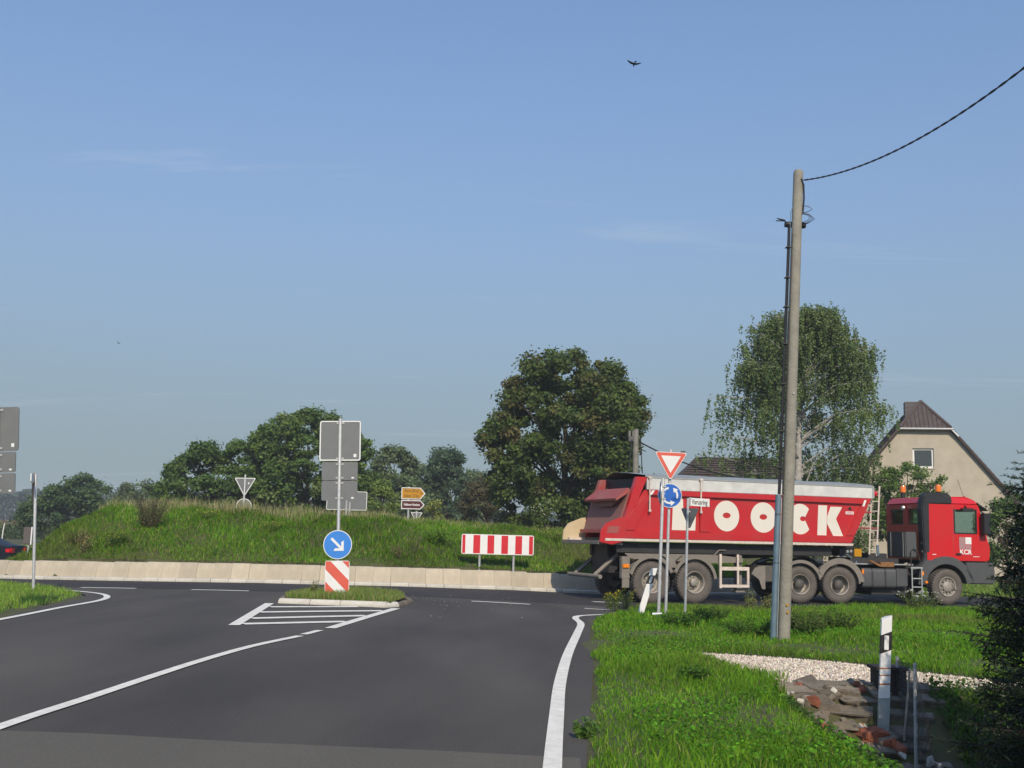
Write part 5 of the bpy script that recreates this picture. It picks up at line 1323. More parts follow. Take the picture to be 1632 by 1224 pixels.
# mound
def keep_m(x, y):
    t = y - yw(x); return (t > .40) & (t < 7.5) & (mound(x, y) > .05)
x, y = scatter(240000, -18, 8, 31.5, 46, keep_m); nb = len(x)
t_ = y - yw(x)
dens = rng.uniform(size=nb) < np.where(t_ < 5.2, 1, .4); x, y, t_ = x[dens], y[dens], t_[dens]; nb = len(x)
pat = vnoise(x, y, .8, 2); pat2 = vnoise(x, y, 1.9, 7); pat3 = vnoise(x, y * 1.3, .42, 12)
c = pick_colors(nb, [(.088, .185, .012), (.066, .150, .010), (.045, .11, .012), (.135, .195, .020), (.20, .195, .07)], .20, [.30, .27, .22, .13, .08])
c *= np.clip(1 + .38 * pat + .26 * pat2, .35, 1.6)[:, None]
dry = np.clip(pat3 * .9 - .15 + rng.normal(0, .15, nb), 0, .75)[:, None]; c = c * (1 - dry) + np.array([.20, .19, .07]) * dry
hb = rng.uniform(.07, .25, nb) * (.75 + .5 * np.clip(pat2 + .4, 0, 1)) * np.where(t_ < .9, .6, 1)
struct(blades('mound_grass', np.stack([x, y, gz(x, y) + .01], 1), hb, rng.uniform(.012, .026, nb), rng.uniform(.2, .95, nb), c), 'stuff')
# taller seed stalks and reeds along the crest
x, y = scatter(26000, -15.5, 6, 35, 41.5, lambda x, y: (np.abs(y - yw(x) - 5.6) < 1.4) & (vnoise(x, y, 1.3, 8) > -.35)); nb = len(x)
hgt = rng.uniform(.18, .52, nb) * np.interp(x, [-15, -11.5, -9.5, -6, -3, 6], [.8, 1.0, 1.25, 1.05, .6, .55])
struct(blades('crest_stalks', np.stack([x, y, gz(x, y)], 1), hgt, rng.uniform(.010, .02, nb), rng.uniform(.1, .5, nb), pick_colors(nb, [(.26, .23, .11), (.20, .19, .08), (.12, .16, .04), (.30, .26, .15)], .15)), 'stuff')
# meadow beyond, left
x, y = scatter(30000, -60, -14, 37, 95, lambda x, y: (mound(x, y) < .05) & ~in_poly(ROAD, x, y) & (y > 36) & (x < -.28 * y)); nb = len(x)
struct(blades('meadow_grass', np.stack([x, y, gz(x, y)], 1), rng.uniform(.1, .22, nb), rng.uniform(.03, .07, nb), rng.uniform(.2, .9, nb), pick_colors(nb, [(.17, .23, .05), (.20, .24, .07), (.14, .2, .04)], .1)), 'stuff')
# strip behind the truck and right
x, y = scatter(24000, 3, 40, 37.5, 56, lambda x, y: ~in_poly(ROAD, x, y)); nb = len(x)
struct(blades('far_verge_grass', np.stack([x, y, gz(x, y)], 1), rng.uniform(.12, .4, nb), rng.uniform(.02, .05, nb), rng.uniform(.2, .9, nb), pick_colors(nb, [(.12, .19, .03), (.09, .155, .025), (.16, .2, .05)], .15)), 'stuff')

# ------------------------------------------------------------------ gravel stones
x, y = scatter(62000, 2.3, 9, 11, 15, lambda x, y: in_poly(GRAVEL, x - .06 * vnoise(x, y, 3, 1), y - .06 * vnoise(y, x, 3, 2)) & (x < 7)); nb = len(x)
oc = np.array([(1, 0, 0), (-1, 0, 0), (0, 1, 0), (0, -1, 0), (0, 0, 1), (0, 0, -1)], float)
of = np.array([(0, 2, 4), (2, 1, 4), (1, 3, 4), (3, 0, 4), (2, 0, 5), (1, 2, 5), (3, 1, 5), (0, 3, 5)])
sz = rng.uniform(.006, .015, nb); ang = rng.uniform(0, 6.28, nb); st = oc[None] * (sz[:, None] * rng.uniform(.6, 1.35, (nb, 3)))[:, None, :]
ca, sa = np.cos(ang)[:, None], np.sin(ang)[:, None]
st = np.stack([st[..., 0] * ca - st[..., 1] * sa, st[..., 0] * sa + st[..., 1] * ca, st[..., 2]], -1) + rng.normal(0, .002, (nb, 6, 3))
V = st + np.stack([x, y, g0(x, y) + sz * .4 + .005], 1)[:, None, :]
struct(np_mesh('gravel_stones', V, (np.arange(nb)[:, None, None] * 6 + of[None]).reshape(-1, 3), 'pebble', np.repeat(pick_colors(nb, [(.40, .345, .275), (.31, .265, .21), (.47, .42, .35), (.22, .185, .145)], .15)[:, None], 6, 1).reshape(-1, 3)), 'stuff')
# grit on the asphalt round the island
x, y = scatter(260, -3, 2.2, 20, 28, lambda x, y: in_poly(ROAD, x, y) & ~in_poly(ISLAND, x, y) & (rng.uniform(size=len(x)) < np.exp(-((x + 1.3) ** 2) / 1.6 - ((y - 25.5) ** 2) / 3.5) + .06)); nb = len(x)
sz = rng.uniform(.005, .011, nb); V = oc[None] * (sz[:, None] * rng.uniform(.6, 1.3, (nb, 3)))[:, None, :] + np.stack([x, y, g0(x, y) + sz * .5 + .012], 1)[:, None, :]
struct(np_mesh('road_grit', V, (np.arange(nb)[:, None, None] * 6 + of[None]).reshape(-1, 3), 'pebble', np.repeat(pick_colors(nb, [(.30, .28, .25), (.22, .21, .19)], .15)[:, None], 6, 1).reshape(-1, 3)), 'stuff')

# ------------------------------------------------------------------ broadleaf trees
def tree(name, px, pxl, pxr, pytop, Yd, label, pal, wts, zlow=.06, n_cl=90, lpc=330, leaf=.20, lobes=None, seed=0, group='trees behind the roundabout', cat='tree', clr=.17, trunk='bark', dens_in=.18, hazy=1.0, squash=.75, accent=None):
    r_ = np.random.default_rng(seed); k = Yd / FPX
    tpz = at(px, pytop, Yd).z; x0 = at(px, 800, Yd).x; xl_, xr_ = at(pxl, 800, Yd).x, at(pxr, 800, Yd).x
    zb_ = float(g0(x0, Yd)); Ht = tpz - zb_; xc_ = (xl_ + xr_) / 2; rx = (xr_ - xl_) / 2
    t = thing(name, (x0, Yd, zb_), label, cat, group=group)
    zl = Ht * zlow; cz_ = (zl + Ht) / 2; rz = (Ht - zl) / 2
    # clump centres: lumpy shell plus some inside
    cen = []
    lob = lobes or [(0, 0, 0, 1, 1)]
    while len(cen) < n_cl:
        lx, lz, ly, sx_, sz_ = lob[r_.integers(len(lob))]
        v = r_.normal(size=3); v /= np.linalg.norm(v); rad = r_.uniform(dens_in, 1) ** .6
        v = v * rad * (1 - clr * .45)
        v[2] = v[2] if v[2] > 0 else v[2] * .95
        # fuller below than a plain ellipsoid
        cen.append((xc_ - x0 + lx * rx + v[0] * rx * sx_, ly * rx + v[1] * rx * .85 * sx_, cz_ + lz * rz + v[2] * rz * sz_))
    cen = np.array(cen)
    rc = clr * (rx + rz) / 2 * r_.uniform(.7, 1.35, len(cen))
    n = len(cen) * lpc; ci = np.repeat(np.arange(len(cen)), lpc)
    v = r_.normal(size=(n, 3)); v /= np.linalg.norm(v, axis=1, keepdims=True)
    rad = r_.uniform(0, 1, n) ** .45 * (1 + .22 * r_.normal(size=n))
    off = v * rad[:, None] * rc[ci][:, None]; off[:, 2] *= squash
    # small twigs: pull leaves towards a few spikes in each clump
    P = cen[ci] + off
    P = P[(P[:, 2] > .05)]; ci = ci[:n][(cen[ci] + off)[:, 2] > .05]; n = len(P)
    outw = P - np.array([xc_ - x0, 0, cz_]); outw /= np.linalg.norm(outw, axis=1, keepdims=True) + 1e-6
    nr = r_.normal(size=(n, 3)) * .8 + outw * .5 + np.array([0, 0, .55])
    palA = np.array(pal); cc = palA[r_.choice(len(pal), len(cen), p=wts)]
    mixc = palA[r_.choice(len(pal), n, p=wts)]
    col = (cc[ci] * .6 + mixc * .4) * (1 + r_.normal(0, .16, (n, 1)))
    col = col * hazy * 1.3
    crown = leaves('crown', P, nr, r_.uniform(.6, 1.3, n) * leaf, col, parent=t, asp=.62)
    m = MB(); tr_ = max(.10, Ht * .022)
    th_ = max(zl, Ht * .22)
    m.tube([(0, 0, -.3), (.05, 0, th_ * .5), (xc_ * .0, 0, th_), ((xc_ - x0) * .5, 0, Ht * .6)], [tr_ * 1.3, tr_, tr_ * .85, tr_ * .35], 9)
    for i in r_.choice(len(cen), min(34, len(cen)), replace=False):
        c = Vector(cen[i]); s0 = Vector(((xc_ - x0) * .2, 0, min(th_ + (c.z - th_) * .25, c.z)))
        md = s0.lerp(c, .5) + Vector((0, 0, -.1 * (c - s0).length * (1 if c.z < s0.z else -.6)))
        m.tube([s0, md, c], [tr_ * .42, tr_ * .24, tr_ * .08], 5, False)
    m.build('trunk', trunk, t, True)
    return t
def tree_o(name, rows, Yd, label, pal, wts, leaf=.22, clr=.55, lpc=300, cover=2.6, seed=0, group='trees behind the roundabout', cat='tree', trunk='bark', bright=1.6, deep=.75, limbs=34):
    """tree whose crown is filled with leaf clumps inside an outline of real half widths at each height"""
    r_ = np.random.default_rng(seed); k = Yd / FPX; pxc = sum((a[1] + a[2]) / 2 for a in rows) / len(rows)
    x0 = at(pxc, 800, Yd).x; zb_ = float(g0(x0, Yd))
    t = thing(name, (x0, Yd, zb_), label, cat, group=group)
    zs = np.array([at(pxc, a[0], Yd).z - zb_ for a in rows])[::-1]; xl_ = np.array([(a[1] - pxc) * k for a in rows])[::-1]; xr_ = np.array([(a[2] - pxc) * k for a in rows])[::-1]
    Ht = zs[-1]; zlo = max(zs[0], .3); zz_ = np.linspace(zlo, Ht, 60); wd = np.interp(zz_, zs, xr_ - xl_)
    area = np.trapezoid(wd, zz_) if hasattr(np, 'trapezoid') else np.trapz(wd, zz_)
    ncl = max(8, int(cover * area / (clr * clr * 3.1) * 1.6))
    zc = r_.choice(zz_, ncl, p=wd / wd.sum()) + r_.normal(0, .1, ncl)
    lo, hi = np.interp(zc, zs, xl_), np.interp(zc, zs, xr_); half = (hi - lo) / 2; mid = (hi + lo) / 2
    u = r_.uniform(-1, 1, ncl); u = np.sign(u) * np.abs(u) ** .75; xc = mid + u * np.maximum(half - clr * .55, half * .3)
    yd = deep * half * np.sqrt(np.maximum(0, 1 - u ** 2)) * r_.uniform(-1, 1, ncl)
    cen = np.stack([xc, yd, np.minimum(zc, Ht - clr * .35)], 1); rc = clr * r_.uniform(.55, 1.35, ncl)
    n = ncl * lpc; ci = np.repeat(np.arange(ncl), lpc); v = r_.normal(size=(n, 3)); v /= np.linalg.norm(v, axis=1, keepdims=True)
    off = v * (r_.uniform(0, 1, n) ** .5 * (1 + .25 * r_.normal(size=n)))[:, None] * rc[ci][:, None]; off[:, 2] *= .7
    P = cen[ci] + off; kp = P[:, 2] > .05; P, ci = P[kp], ci[kp]; n = len(P)
    outw = off[kp] / (np.linalg.norm(off[kp], axis=1, keepdims=True) + 1e-6)
    nr = r_.normal(size=(n, 3)) * .7 + outw * .6 + np.array([0, -.1, .6])
    palA = np.array(pal); cc = palA[r_.choice(len(pal), ncl, p=wts)]; mc = palA[r_.choice(len(pal), n, p=wts)]
    col = (cc[ci] * .65 + mc * .35) * (1 + r_.normal(0, .16, (n, 1))) * (1 + r_.normal(0, .12, ncl))[ci][:, None] * bright
    leaves('crown', P, nr, r_.uniform(.5, 1.4, n) * leaf, col, parent=t, asp=.6)
    m = MB(); tr_ = max(.08, Ht * .02); m.tube([(0, 0, -.3), (.05, 0, Ht * .2), (0, 0, Ht * .45), (0, 0, Ht * .75)], [tr_ * 1.3, tr_, tr_ * .7, tr_ * .3], 9)
    for i in r_.choice(ncl, min(limbs, ncl), replace=False):
        c = Vector(cen[i]); s0 = Vector((0, 0, max(.3, min(c.z * .62, Ht * .6)))); md = s0.lerp(c, .5) + Vector((0, 0, .06 * (c - s0).length))
        m.tube([s0, md, c], [tr_ * .4, tr_ * .22, tr_ * .07], 5, False)
    m.build('trunk', trunk, t, True)
    return t
MAP = [(.072, .108, .024), (.055, .088, .021), (.092, .090, .030), (.118, .088, .036), (.040, .068, .018)]
tree_o('maple_tree', [(560, 885, 925), (575, 835, 975), (590, 815, 992), (615, 800, 1022), (640, 792, 1036), (668, 770, 1034), (700, 760, 1020), (735, 764, 1014), (770, 768, 1006), (805, 785, 1000), (845, 800, 990)], 62,
       'big dense round tree with rusty brown tinged leaves, behind the island', MAP, [.34, .28, .15, .06, .17], .22, .62, 300, 3.6, 3, limbs=16)
DG = [(.072, .122, .026), (.052, .096, .022), (.088, .140, .032), (.038, .072, .019)]
tree_o('round_tree', [(705, 362, 386), (712, 305, 388), (728, 285, 390), (748, 262, 392), (775, 250, 396), (815, 244, 400)], 78, 'mid green rounded tree left of the tall leafy tree, above the mound', DG, [.3, .3, .2, .2], .25, .62, 240, 3.2, 5, limbs=10)
tree_o('leafy_tree', [(654, 470, 505), (664, 440, 528), (680, 415, 545), (698, 395, 585), (715, 388, 590), (745, 384, 600), (785, 380, 605), (820, 380, 605)], 80, 'tall leafy green tree directly behind the island sign post',
       [(.088, .138, .028), (.064, .112, .024), (.046, .085, .019), (.12, .16, .055)], [.32, .3, .25, .13], .25, .62, 240, 3.2, 8, limbs=12)
HAZE_PAL = [(.080, .110, .042), (.066, .096, .040), (.090, .122, .054)]  # leaf colours greyed to carry the distance haze
tree_o('grey_green_tree', [(714, 610, 642), (724, 592, 652), (745, 584, 668), (775, 580, 684), (825, 580, 695)], 102, 'hazy grey green tree just right of the island sign post', HAZE_PAL, [.4, .3, .3], .33, .8, 200, 3.0, 11, limbs=8)
tree_o('dark_tree', [(714, 700, 722), (728, 686, 738), (755, 676, 746), (790, 672, 755), (830, 672, 758)], 106, 'narrow dark bluish tree between the yellow sign and the big maple', [(.050, .084, .040), (.042, .072, .038)], [.5, .5], .33, .8, 200, 3.0, 12, limbs=8)  # haze blue mixed into these leaf colours
tree_o('far_tree', [(742, 648, 700), (755, 640, 780), (775, 635, 800), (830, 630, 800)], 125, 'low grey green trees far behind, closing the gap under the dark tree', HAZE_PAL, [.4, .3, .3], .36, .9, 200, 2.0, 26)
tree_o('pale_bush', [(768, 595, 620), (785, 582, 634), (825, 576, 640)], 70, 'pale yellow green bush low behind the mound left of the yellow sign', [(.13, .18, .04), (.10, .15, .035)], [.5, .5], .16, .45, 180, 1.8, 13, 'bushes behind the mound', 'bush')
tree_o('brown_bush', [(762, 765, 800), (778, 742, 815), (800, 730, 822), (830, 728, 825)], 74, 'dull brownish bush at the left foot of the big maple', [(.090, .078, .040), (.075, .080, .038)], [.6, .4], .17, .5, 180, 1.9, 14, 'bushes behind the mound', 'bush')
tree_o('yellow_bush', [(790, 684, 698), (805, 676, 705), (830, 672, 708)], 60, 'small yellowish bush right beside the yellow and brown arrow signs', [(.17, .18, .045), (.12, .15, .04)], [.5, .5], .12, .35, 140, 1.8, 15, 'bushes behind the mound', 'bush')
tree_o('spreading_tree', [(758, 118, 146), (768, 95, 165), (780, 70, 186), (795, 55, 190), (815, 32, 196), (840, 22, 198)], 112, 'wide low dark green tree beyond the maize field at the left', [(.050, .088, .030), (.060, .100, .032), (.040, .074, .028)], [.4, .3, .3], .34, .85, 200, 3.2, 17, limbs=8)
tree_o('hedge_tree', [(770, 200, 250), (782, 188, 262), (800, 182, 265), (830, 180, 268)], 130, 'low hazy grey green trees in the gap left of the rounded tree', HAZE_PAL, [.4, .3, .3], .34, .8, 200, 2.2, 18)
tree_o('house_shrub', [(738, 1440, 1460), (748, 1410, 1490), (760, 1392, 1508), (785, 1386, 1506), (820, 1386, 1500), (860, 1390, 1490)], 57, 'loose green shrub in front of the beige house gable, above the cab', [(.088, .14, .032), (.066, .115, .026), (.115, .165, .048)], [.4, .35, .25], .13, .34, 150, 2.3, 20, 'bushes by the house', 'bush')
tree_o('garden_shrub', [(800, 1580, 1612), (815, 1566, 1640), (850, 1560, 1650), (900, 1560, 1650)], 54, 'dark shrub behind the cab front at the right, below the gable edge', DG, [.3, .3, .2, .2], .18, .5, 180, 1.8, 21, 'bushes by the house', 'bush')
tree('small_tree', 1041, 1030, 1054, 742, 84, 'small sparse treetop between the concrete pole and the give way triangle', DG, [.3, .3, .2, .2], .3, 26, 70, .2, seed=19, clr=.22)
tree('garden_tree', 1600, 1578, 1632, 752, 75, 'small dark treetop poking up right of the gable', DG, [.3, .3, .2, .2], .2, 30, 150, .18, seed=22, clr=.22)

# far wood on the horizon (one mass)
n = 14000
x = rng.uniform(-330, -60, n); yq = 420 + rng.uniform(-12, 12, n); top = 13 + 3 * vnoise(x, x * .3, .09, 1) + 2 * vnoise(x, x * 0, .31, 4)
z = top * rng.uniform(0, 1, n) ** .6
struct(leaves('far_wood', np.stack([x, yq, z], 1), rng.normal(size=(n, 3)) + np.array([0, -.6, .6]), rng.uniform(1.2, 2.8, n), pick_colors(n, [(.030, .052, .032), (.040, .062, .036)], .12), asp=.8), 'stuff')
x = rng.uniform(-60, 330, n); yq = 430 + rng.uniform(-12, 12, n); top = 9 + 2.5 * vnoise(x, x * .3, .09, 2) + 1.5 * vnoise(x, x * 0, .31, 7); z = top * rng.uniform(0, 1, n) ** .6
struct(leaves('far_wood', np.stack([x, yq, z], 1), rng.normal(size=(n, 3)) + np.array([0, -.6, .6]), rng.uniform(1.2, 2.8, n), pick_colors(n, [(.030, .052, .032), (.040, .062, .036)], .12), asp=.8), 'stuff')

# ------------------------------------------------------------------ birch with hanging twigs
def birch():
    Yd = 58; x0 = at(1268, 800, Yd).x; zb_ = float(g0(x0, Yd)); k = Yd / FPX
    t = thing('birch_tree', (x0, Yd, zb_), 'tall weeping birch with hanging twigs and pale branches behind the wooden pole', 'tree', group='trees behind the roundabout')
    r_ = np.random.default_rng(31)
    Ht = at(1295, 486, Yd).z - zb_
    # outline half widths by height (from photo rows)
    rows = [(485, 1262, 1330), (515, 1200, 1350), (545, 1182, 1400), (580, 1175, 1400), (610, 1160, 1392), (640, 1118, 1418), (670, 1108, 1424), (700, 1104, 1420), (740, 1112, 1410), (790, 1130, 1400), (860, 1170, 1380)]
    zs = np.array([at(1268, r0[0], Yd).z - zb_ for r0 in rows]); xl_ = np.array([(r0[1] - 1268) * k for r0 in rows]); xr_ = np.array([(r0[2] - 1268) * k for r0 in rows])
    o = np.argsort(zs); zs, xl_, xr_ = zs[o], xl_[o], xr_[o]
    trunk = MB(); top = Vector((.5, 0, Ht * .97)); tp = [Vector((0, 0, -.3)), Vector((.1, 0, Ht * .3)), Vector((.3, .1, Ht * .6)), top]
    trunk.tube(tp, [.30, .22, .13, .03], 9)
    P, Nn, Sz, C = [], [], [], []
    pal = np.array([(.10, .14, .045), (.078, .115, .036), (.125, .165, .065), (.06, .092, .03)])
    nbr = 165
    for i in range(nbr):
        z = Ht * (r_.uniform(.13, .985) if i % 4 else r_.uniform(.75, .99)); u_ = r_.uniform(-1, 1); u_ = math.copysign(abs(u_) ** .7, u_)
        lo, hi = np.interp(z, zs, xl_), np.interp(z, zs, xr_); half = (hi - lo) / 2
        e = Vector(((lo + hi) / 2 + u_ * half * .97, r_.uniform(-1, 1) * .75 * half * math.sqrt(max(0, 1 - u_ * u_)), z))
        s0 = Vector((.1 + .3 * z / Ht, 0, max(1.2, z - r_.uniform(1.0, 2.6))))
        md = s0.lerp(e, .55) + Vector((0, 0, .55)); tipd = e + Vector((0, 0, -.25))
        trunk.tube([s0, md, e, tipd], [.05, .032, .014, .006], 5, False)
        cb_ = pal[r_.integers(4)]
        # hanging strands along the outer half
        for j in range(31):
            u = 1 - .65 * r_.uniform() ** 1.4; q = s0.lerp(md, u * 2) if u < .5 else md.lerp(e, u * 2 - 1)
            q = q + Vector((r_.normal(0, .28), r_.normal(0, .35), r_.normal(0, .12))); L = r_.uniform(.4, 1.7) * (.7 + .3 * u)
            L = min(L, max(.3, q.z - 1.0)); n = int(L * 26)
            tt = r_.uniform(0, 1, n); sx_, sy_ = r_.normal(0, .12, 2)
            pts = np.stack([q.x + sx_ * tt * L + r_.normal(0, .05, n), q.y + sy_ * tt * L + r_.normal(0, .05, n), q.z - tt * L + r_.normal(0, .03, n)], 1)
            P.append(pts); Nn.append(r_.normal(size=(n, 3)) + np.array([0, -.1, .25])); Sz.append(r_.uniform(.10, .17, n)); C.append((cb_ * .6 + pal[r_.integers(0, 4, n)] * .4) * 1.75 * (1 + r_.normal(0, .17, (n, 1))))
    leaves('crown', np.concatenate(P), np.concatenate(Nn), np.concatenate(Sz), np.concatenate(C), parent=t, asp=.62)
    trunk.build('trunk', 'birch_bark', t, True)
birch()

# ------------------------------------------------------------------ spruces at the right
def spruce(x0, y0, Ht, rad, label, seed, twigs=True, dens=1.0, z0=.25, pw=.62, dz=.21):
    zb_ = float(g0(x0, y0)); t = thing('spruce_tree', (x0, y0, zb_), label, 'tree', group='spruces at the right edge')
    r_ = np.random.default_rng(seed); tk_ = MB(); tk_.tube([(0, 0, -.3), (0, 0, Ht * .5), (0, 0, Ht)], [Ht * .022, Ht * .014, .01], 9)
    A0, A1 = [], []
    nl = int(Ht / dz)
    for i in range(nl):
        z = z0 + (Ht - z0) * i / nl; f = 1 - z / Ht; L0 = rad * (f ** pw) * (1 if z > .6 else .85)
        for j in range(int((9 if twigs else 7) * dens)):
            a = r_.uniform(0, 2 * np.pi); L = L0 * r_.uniform(.65, 1.15); s0 = Vector((0, 0, z + r_.normal(0, .06)))
            d = Vector((math.cos(a), math.sin(a), 0)); dr = .10 + .25 * f
            p1 = s0 + d * L * .5 + Vector((0, 0, -dr * L * .45)); p2 = s0 + d * L + Vector((0, 0, -dr * L * .62 + .10 * L))
            tk_.tube([s0, p1, p2], [.018, .012, .004], 4, False)
            ns = int(L / (.05 if twigs else .10))
            for k in range(ns):
                u = (k + .5) / ns; u = .12 + .88 * u
                q = s0.lerp(p1, u * 2) if u < .5 else p1.lerp(p2, u * 2 - 1)
                for sg in (-1, 1):
                    tl_ = (.12 + .26 * (1 - u) * min(1, L)) * r_.uniform(.6, 1.2)
                    e = d.cross(Vector((0, 0, 1))) * sg
                    dv_ = (e * r_.uniform(.6, 1) + d * r_.uniform(.5, .9) + Vector((0, 0, r_.uniform(-1.1, .2)))).normalized()
                    A0.append(q[:]); A1.append((q + dv_ * tl_)[:])
            A0.append(p2[:]); A1.append((p2 + (d + Vector((0, 0, .15))).normalized() * .16)[:])
    A0 = np.array(A0); A1 = np.array(A1); D = A1 - A0; Ln = np.linalg.norm(D, axis=1); D /= Ln[:, None]
    per = 24 if twigs else 7
    n = len(A0) * per; ti = np.repeat(np.arange(len(A0)), per); u = r_.uniform(0, 1.02, n)
    base = A0[ti] + D[ti] * (Ln[ti] * u)[:, None]
    v = r_.normal(size=(n, 3)); v -= D[ti] * (v * D[ti]).sum(1, keepdims=True) * .8; v /= np.linalg.norm(v, axis=1, keepdims=True)
    nd = v * .75 + D[ti] * .75 + np.array([0, 0, .15]); nd /= np.linalg.norm(nd, axis=1, keepdims=True)
    nl_ = r_.uniform(.026, .042, n) * (1 if twigs else 2.6); sd = np.cross(nd, r_.normal(size=(n, 3))); sd /= np.linalg.norm(sd, axis=1, keepdims=True); sd *= .0042 * (1 if twigs else 6)
    V = np.stack([base - sd, base + sd, base + nd * nl_[:, None]], 1)
    col = .62 * np.array([(.030, .055, .024), (.022, .042, .020), (.040, .068, .028)])[r_.integers(0, 3, n)] * (1 + r_.normal(0, .15, (n, 1)))  # needles darkened overall, standing in for shade the neighbouring spruces miss
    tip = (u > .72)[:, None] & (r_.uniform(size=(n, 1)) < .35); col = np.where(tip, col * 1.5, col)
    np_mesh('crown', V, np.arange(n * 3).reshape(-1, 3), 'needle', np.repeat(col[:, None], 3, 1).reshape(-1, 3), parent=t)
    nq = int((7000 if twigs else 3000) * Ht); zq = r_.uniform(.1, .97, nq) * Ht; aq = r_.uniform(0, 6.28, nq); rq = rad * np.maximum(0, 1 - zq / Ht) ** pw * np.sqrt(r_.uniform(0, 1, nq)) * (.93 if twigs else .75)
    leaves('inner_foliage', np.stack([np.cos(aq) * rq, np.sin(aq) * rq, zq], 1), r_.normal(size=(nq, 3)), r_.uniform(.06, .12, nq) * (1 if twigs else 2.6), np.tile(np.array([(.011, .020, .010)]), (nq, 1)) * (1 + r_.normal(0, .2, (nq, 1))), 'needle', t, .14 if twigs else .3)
    # twig axes
    V = np.stack([A0, A0 + np.array([.003, 0, .003]), A1], 1)
    np_mesh('twigs', V, np.arange(len(A0) * 3).reshape(-1, 3), 'bark', parent=t)
    tk_.build('trunk', 'dark_timber', t, True)
spruce(4.65, 8.6, 3.4, 1.26, 'dark spruce with branches hanging into the right edge of the picture', 41, True, 1.2, pw=.42, dz=.12)
spruce(8.4, -1.0, 9.5, 3.0, 'tallest dark spruce, outside the picture behind the camera at the right', 42, False)
spruce(5.6, 3.0, 7.2, 2.3, 'second dark spruce outside the picture at the right, shading the ditch', 43, False)

# shaded ground ivy in the ditch
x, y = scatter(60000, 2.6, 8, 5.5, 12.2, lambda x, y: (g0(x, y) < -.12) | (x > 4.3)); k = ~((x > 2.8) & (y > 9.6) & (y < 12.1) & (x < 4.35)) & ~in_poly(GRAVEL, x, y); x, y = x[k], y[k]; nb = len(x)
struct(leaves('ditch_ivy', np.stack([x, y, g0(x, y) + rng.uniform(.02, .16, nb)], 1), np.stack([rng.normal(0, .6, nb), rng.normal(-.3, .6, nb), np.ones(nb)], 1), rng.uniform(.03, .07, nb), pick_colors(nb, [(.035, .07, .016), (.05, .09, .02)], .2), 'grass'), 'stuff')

# ------------------------------------------------------------------ weeds and bushes one can pick out
def weed(name, px, py, Yd, ht, spread, n_st, label, pal, flower=None, leafs=.05, cat='plant', group=None, dens=34, seed=0, z=None, fl_size=.025, thin=.004):
    r_ = np.random.default_rng(seed); p = at(px, py, Yd); zz_ = float(gz(p.x, p.y)) if z is None else z
    t = thing(name, (p.x, p.y, zz_), label, cat, group=group); st = MB(); P, S_, C, FP = [], [], [], []
    for i in range(n_st):
        a = r_.uniform(0, 6.28); q = r_.uniform(0, spread * .35); b0 = Vector((math.cos(a) * q, math.sin(a) * q, -.02)); h = ht * r_.uniform(.55, 1.0)
        a2 = a + r_.normal(0, .6); e = b0 + Vector((math.cos(a2) * spread * r_.uniform(.1, .7), math.sin(a2) * spread * r_.uniform(.1, .7), h)); md = b0.lerp(e, .5) + Vector((0, 0, .08 * h))
        st.tube([b0, md, e], [thin * 1.5, thin, thin * .5], 4, False)
        n = int(dens * r_.uniform(.7, 1.3)); u = r_.uniform(.1, 1, n) ** .8
        for k in range(n):
            c = b0.lerp(md, u[k] * 2) if u[k] < .5 else md.lerp(e, u[k] * 2 - 1)
            P.append((c.x + r_.normal(0, .07 * ht), c.y + r_.normal(0, .07 * ht), c.z + r_.normal(0, .03))); S_.append(leafs * r_.uniform(.6, 1.3) * (1.2 - .5 * u[k]))
        if flower:
            for k in range(5): FP.append((e.x + r_.normal(0, .04 * ht), e.y + r_.normal(0, .04 * ht), e.z + r_.normal(0, .03 * ht)))
    P = np.array(P); n = len(P); pal = np.array(pal); col = 1.45 * pal[r_.integers(0, len(pal), n)] * (1 + r_.normal(0, .18, (n, 1)))
    leaves('foliage', P, r_.normal(size=(n, 3)) * .7 + np.array([0, -.2, .8]), np.array(S_), col, 'grass', t, .42)
    st.build('stem', 'soil', t)
    if flower:
        FP = np.array(FP); leaves('flowers', FP, r_.normal(size=(len(FP), 3)) * .6 + np.array([0, -.5, .8]), r_.uniform(.6, 1.3, len(FP)) * fl_size, np.tile(np.array(flower), (len(FP), 1)) * (1 + r_.normal(0, .1, (len(FP), 1))), 'grass', t, .95)
    return t
weed('flowering_weed', 978, 972, 24.6, .55, .34, 16, 'yellow flowered weed clump at the tip of the right verge, beside the road', [(.13, .17, .035), (.10, .14, .03)], (.62, .48, .03), .05, seed=1, group='weeds along the verge')
weed('flowering_weed', 995, 966, 25.5, .50, .30, 14, 'second yellow flowered weed just left of the tilted delineator', [(.14, .17, .04), (.10, .14, .03)], (.6, .48, .03), .05, seed=2, group='weeds along the verge')
weed('nettle_clump', 1130, 990, 21.0, .34, .55, 40, 'dark green weeds at the foot of the street name sign', [(.05, .10, .02), (.07, .13, .022)], None, .07, seed=3, group='weeds along the verge')
weed('nettle_clump', 1080, 1000, 19.5, .30, .5, 34, 'dark green weeds below the give way sign post', [(.05, .105, .018), (.065, .13, .022)], None, .07, seed=4, group='weeds along the verge')
weed('nettle_clump', 1285, 1000, 18.0, .42, .60, 46, 'bushy dark weeds just right of the wooden pole foot', [(.052, .10, .02), (.07, .12, .025), (.09, .11, .035)], None, .07, seed=5, group='weeds along the verge')
weed('nettle_clump', 1330, 994, 19.0, .40, .60, 40, 'bushy dark weeds farther right of the wooden pole', [(.055, .10, .02), (.075, .12, .025)], None, .07, seed=6, group='weeds along the verge')
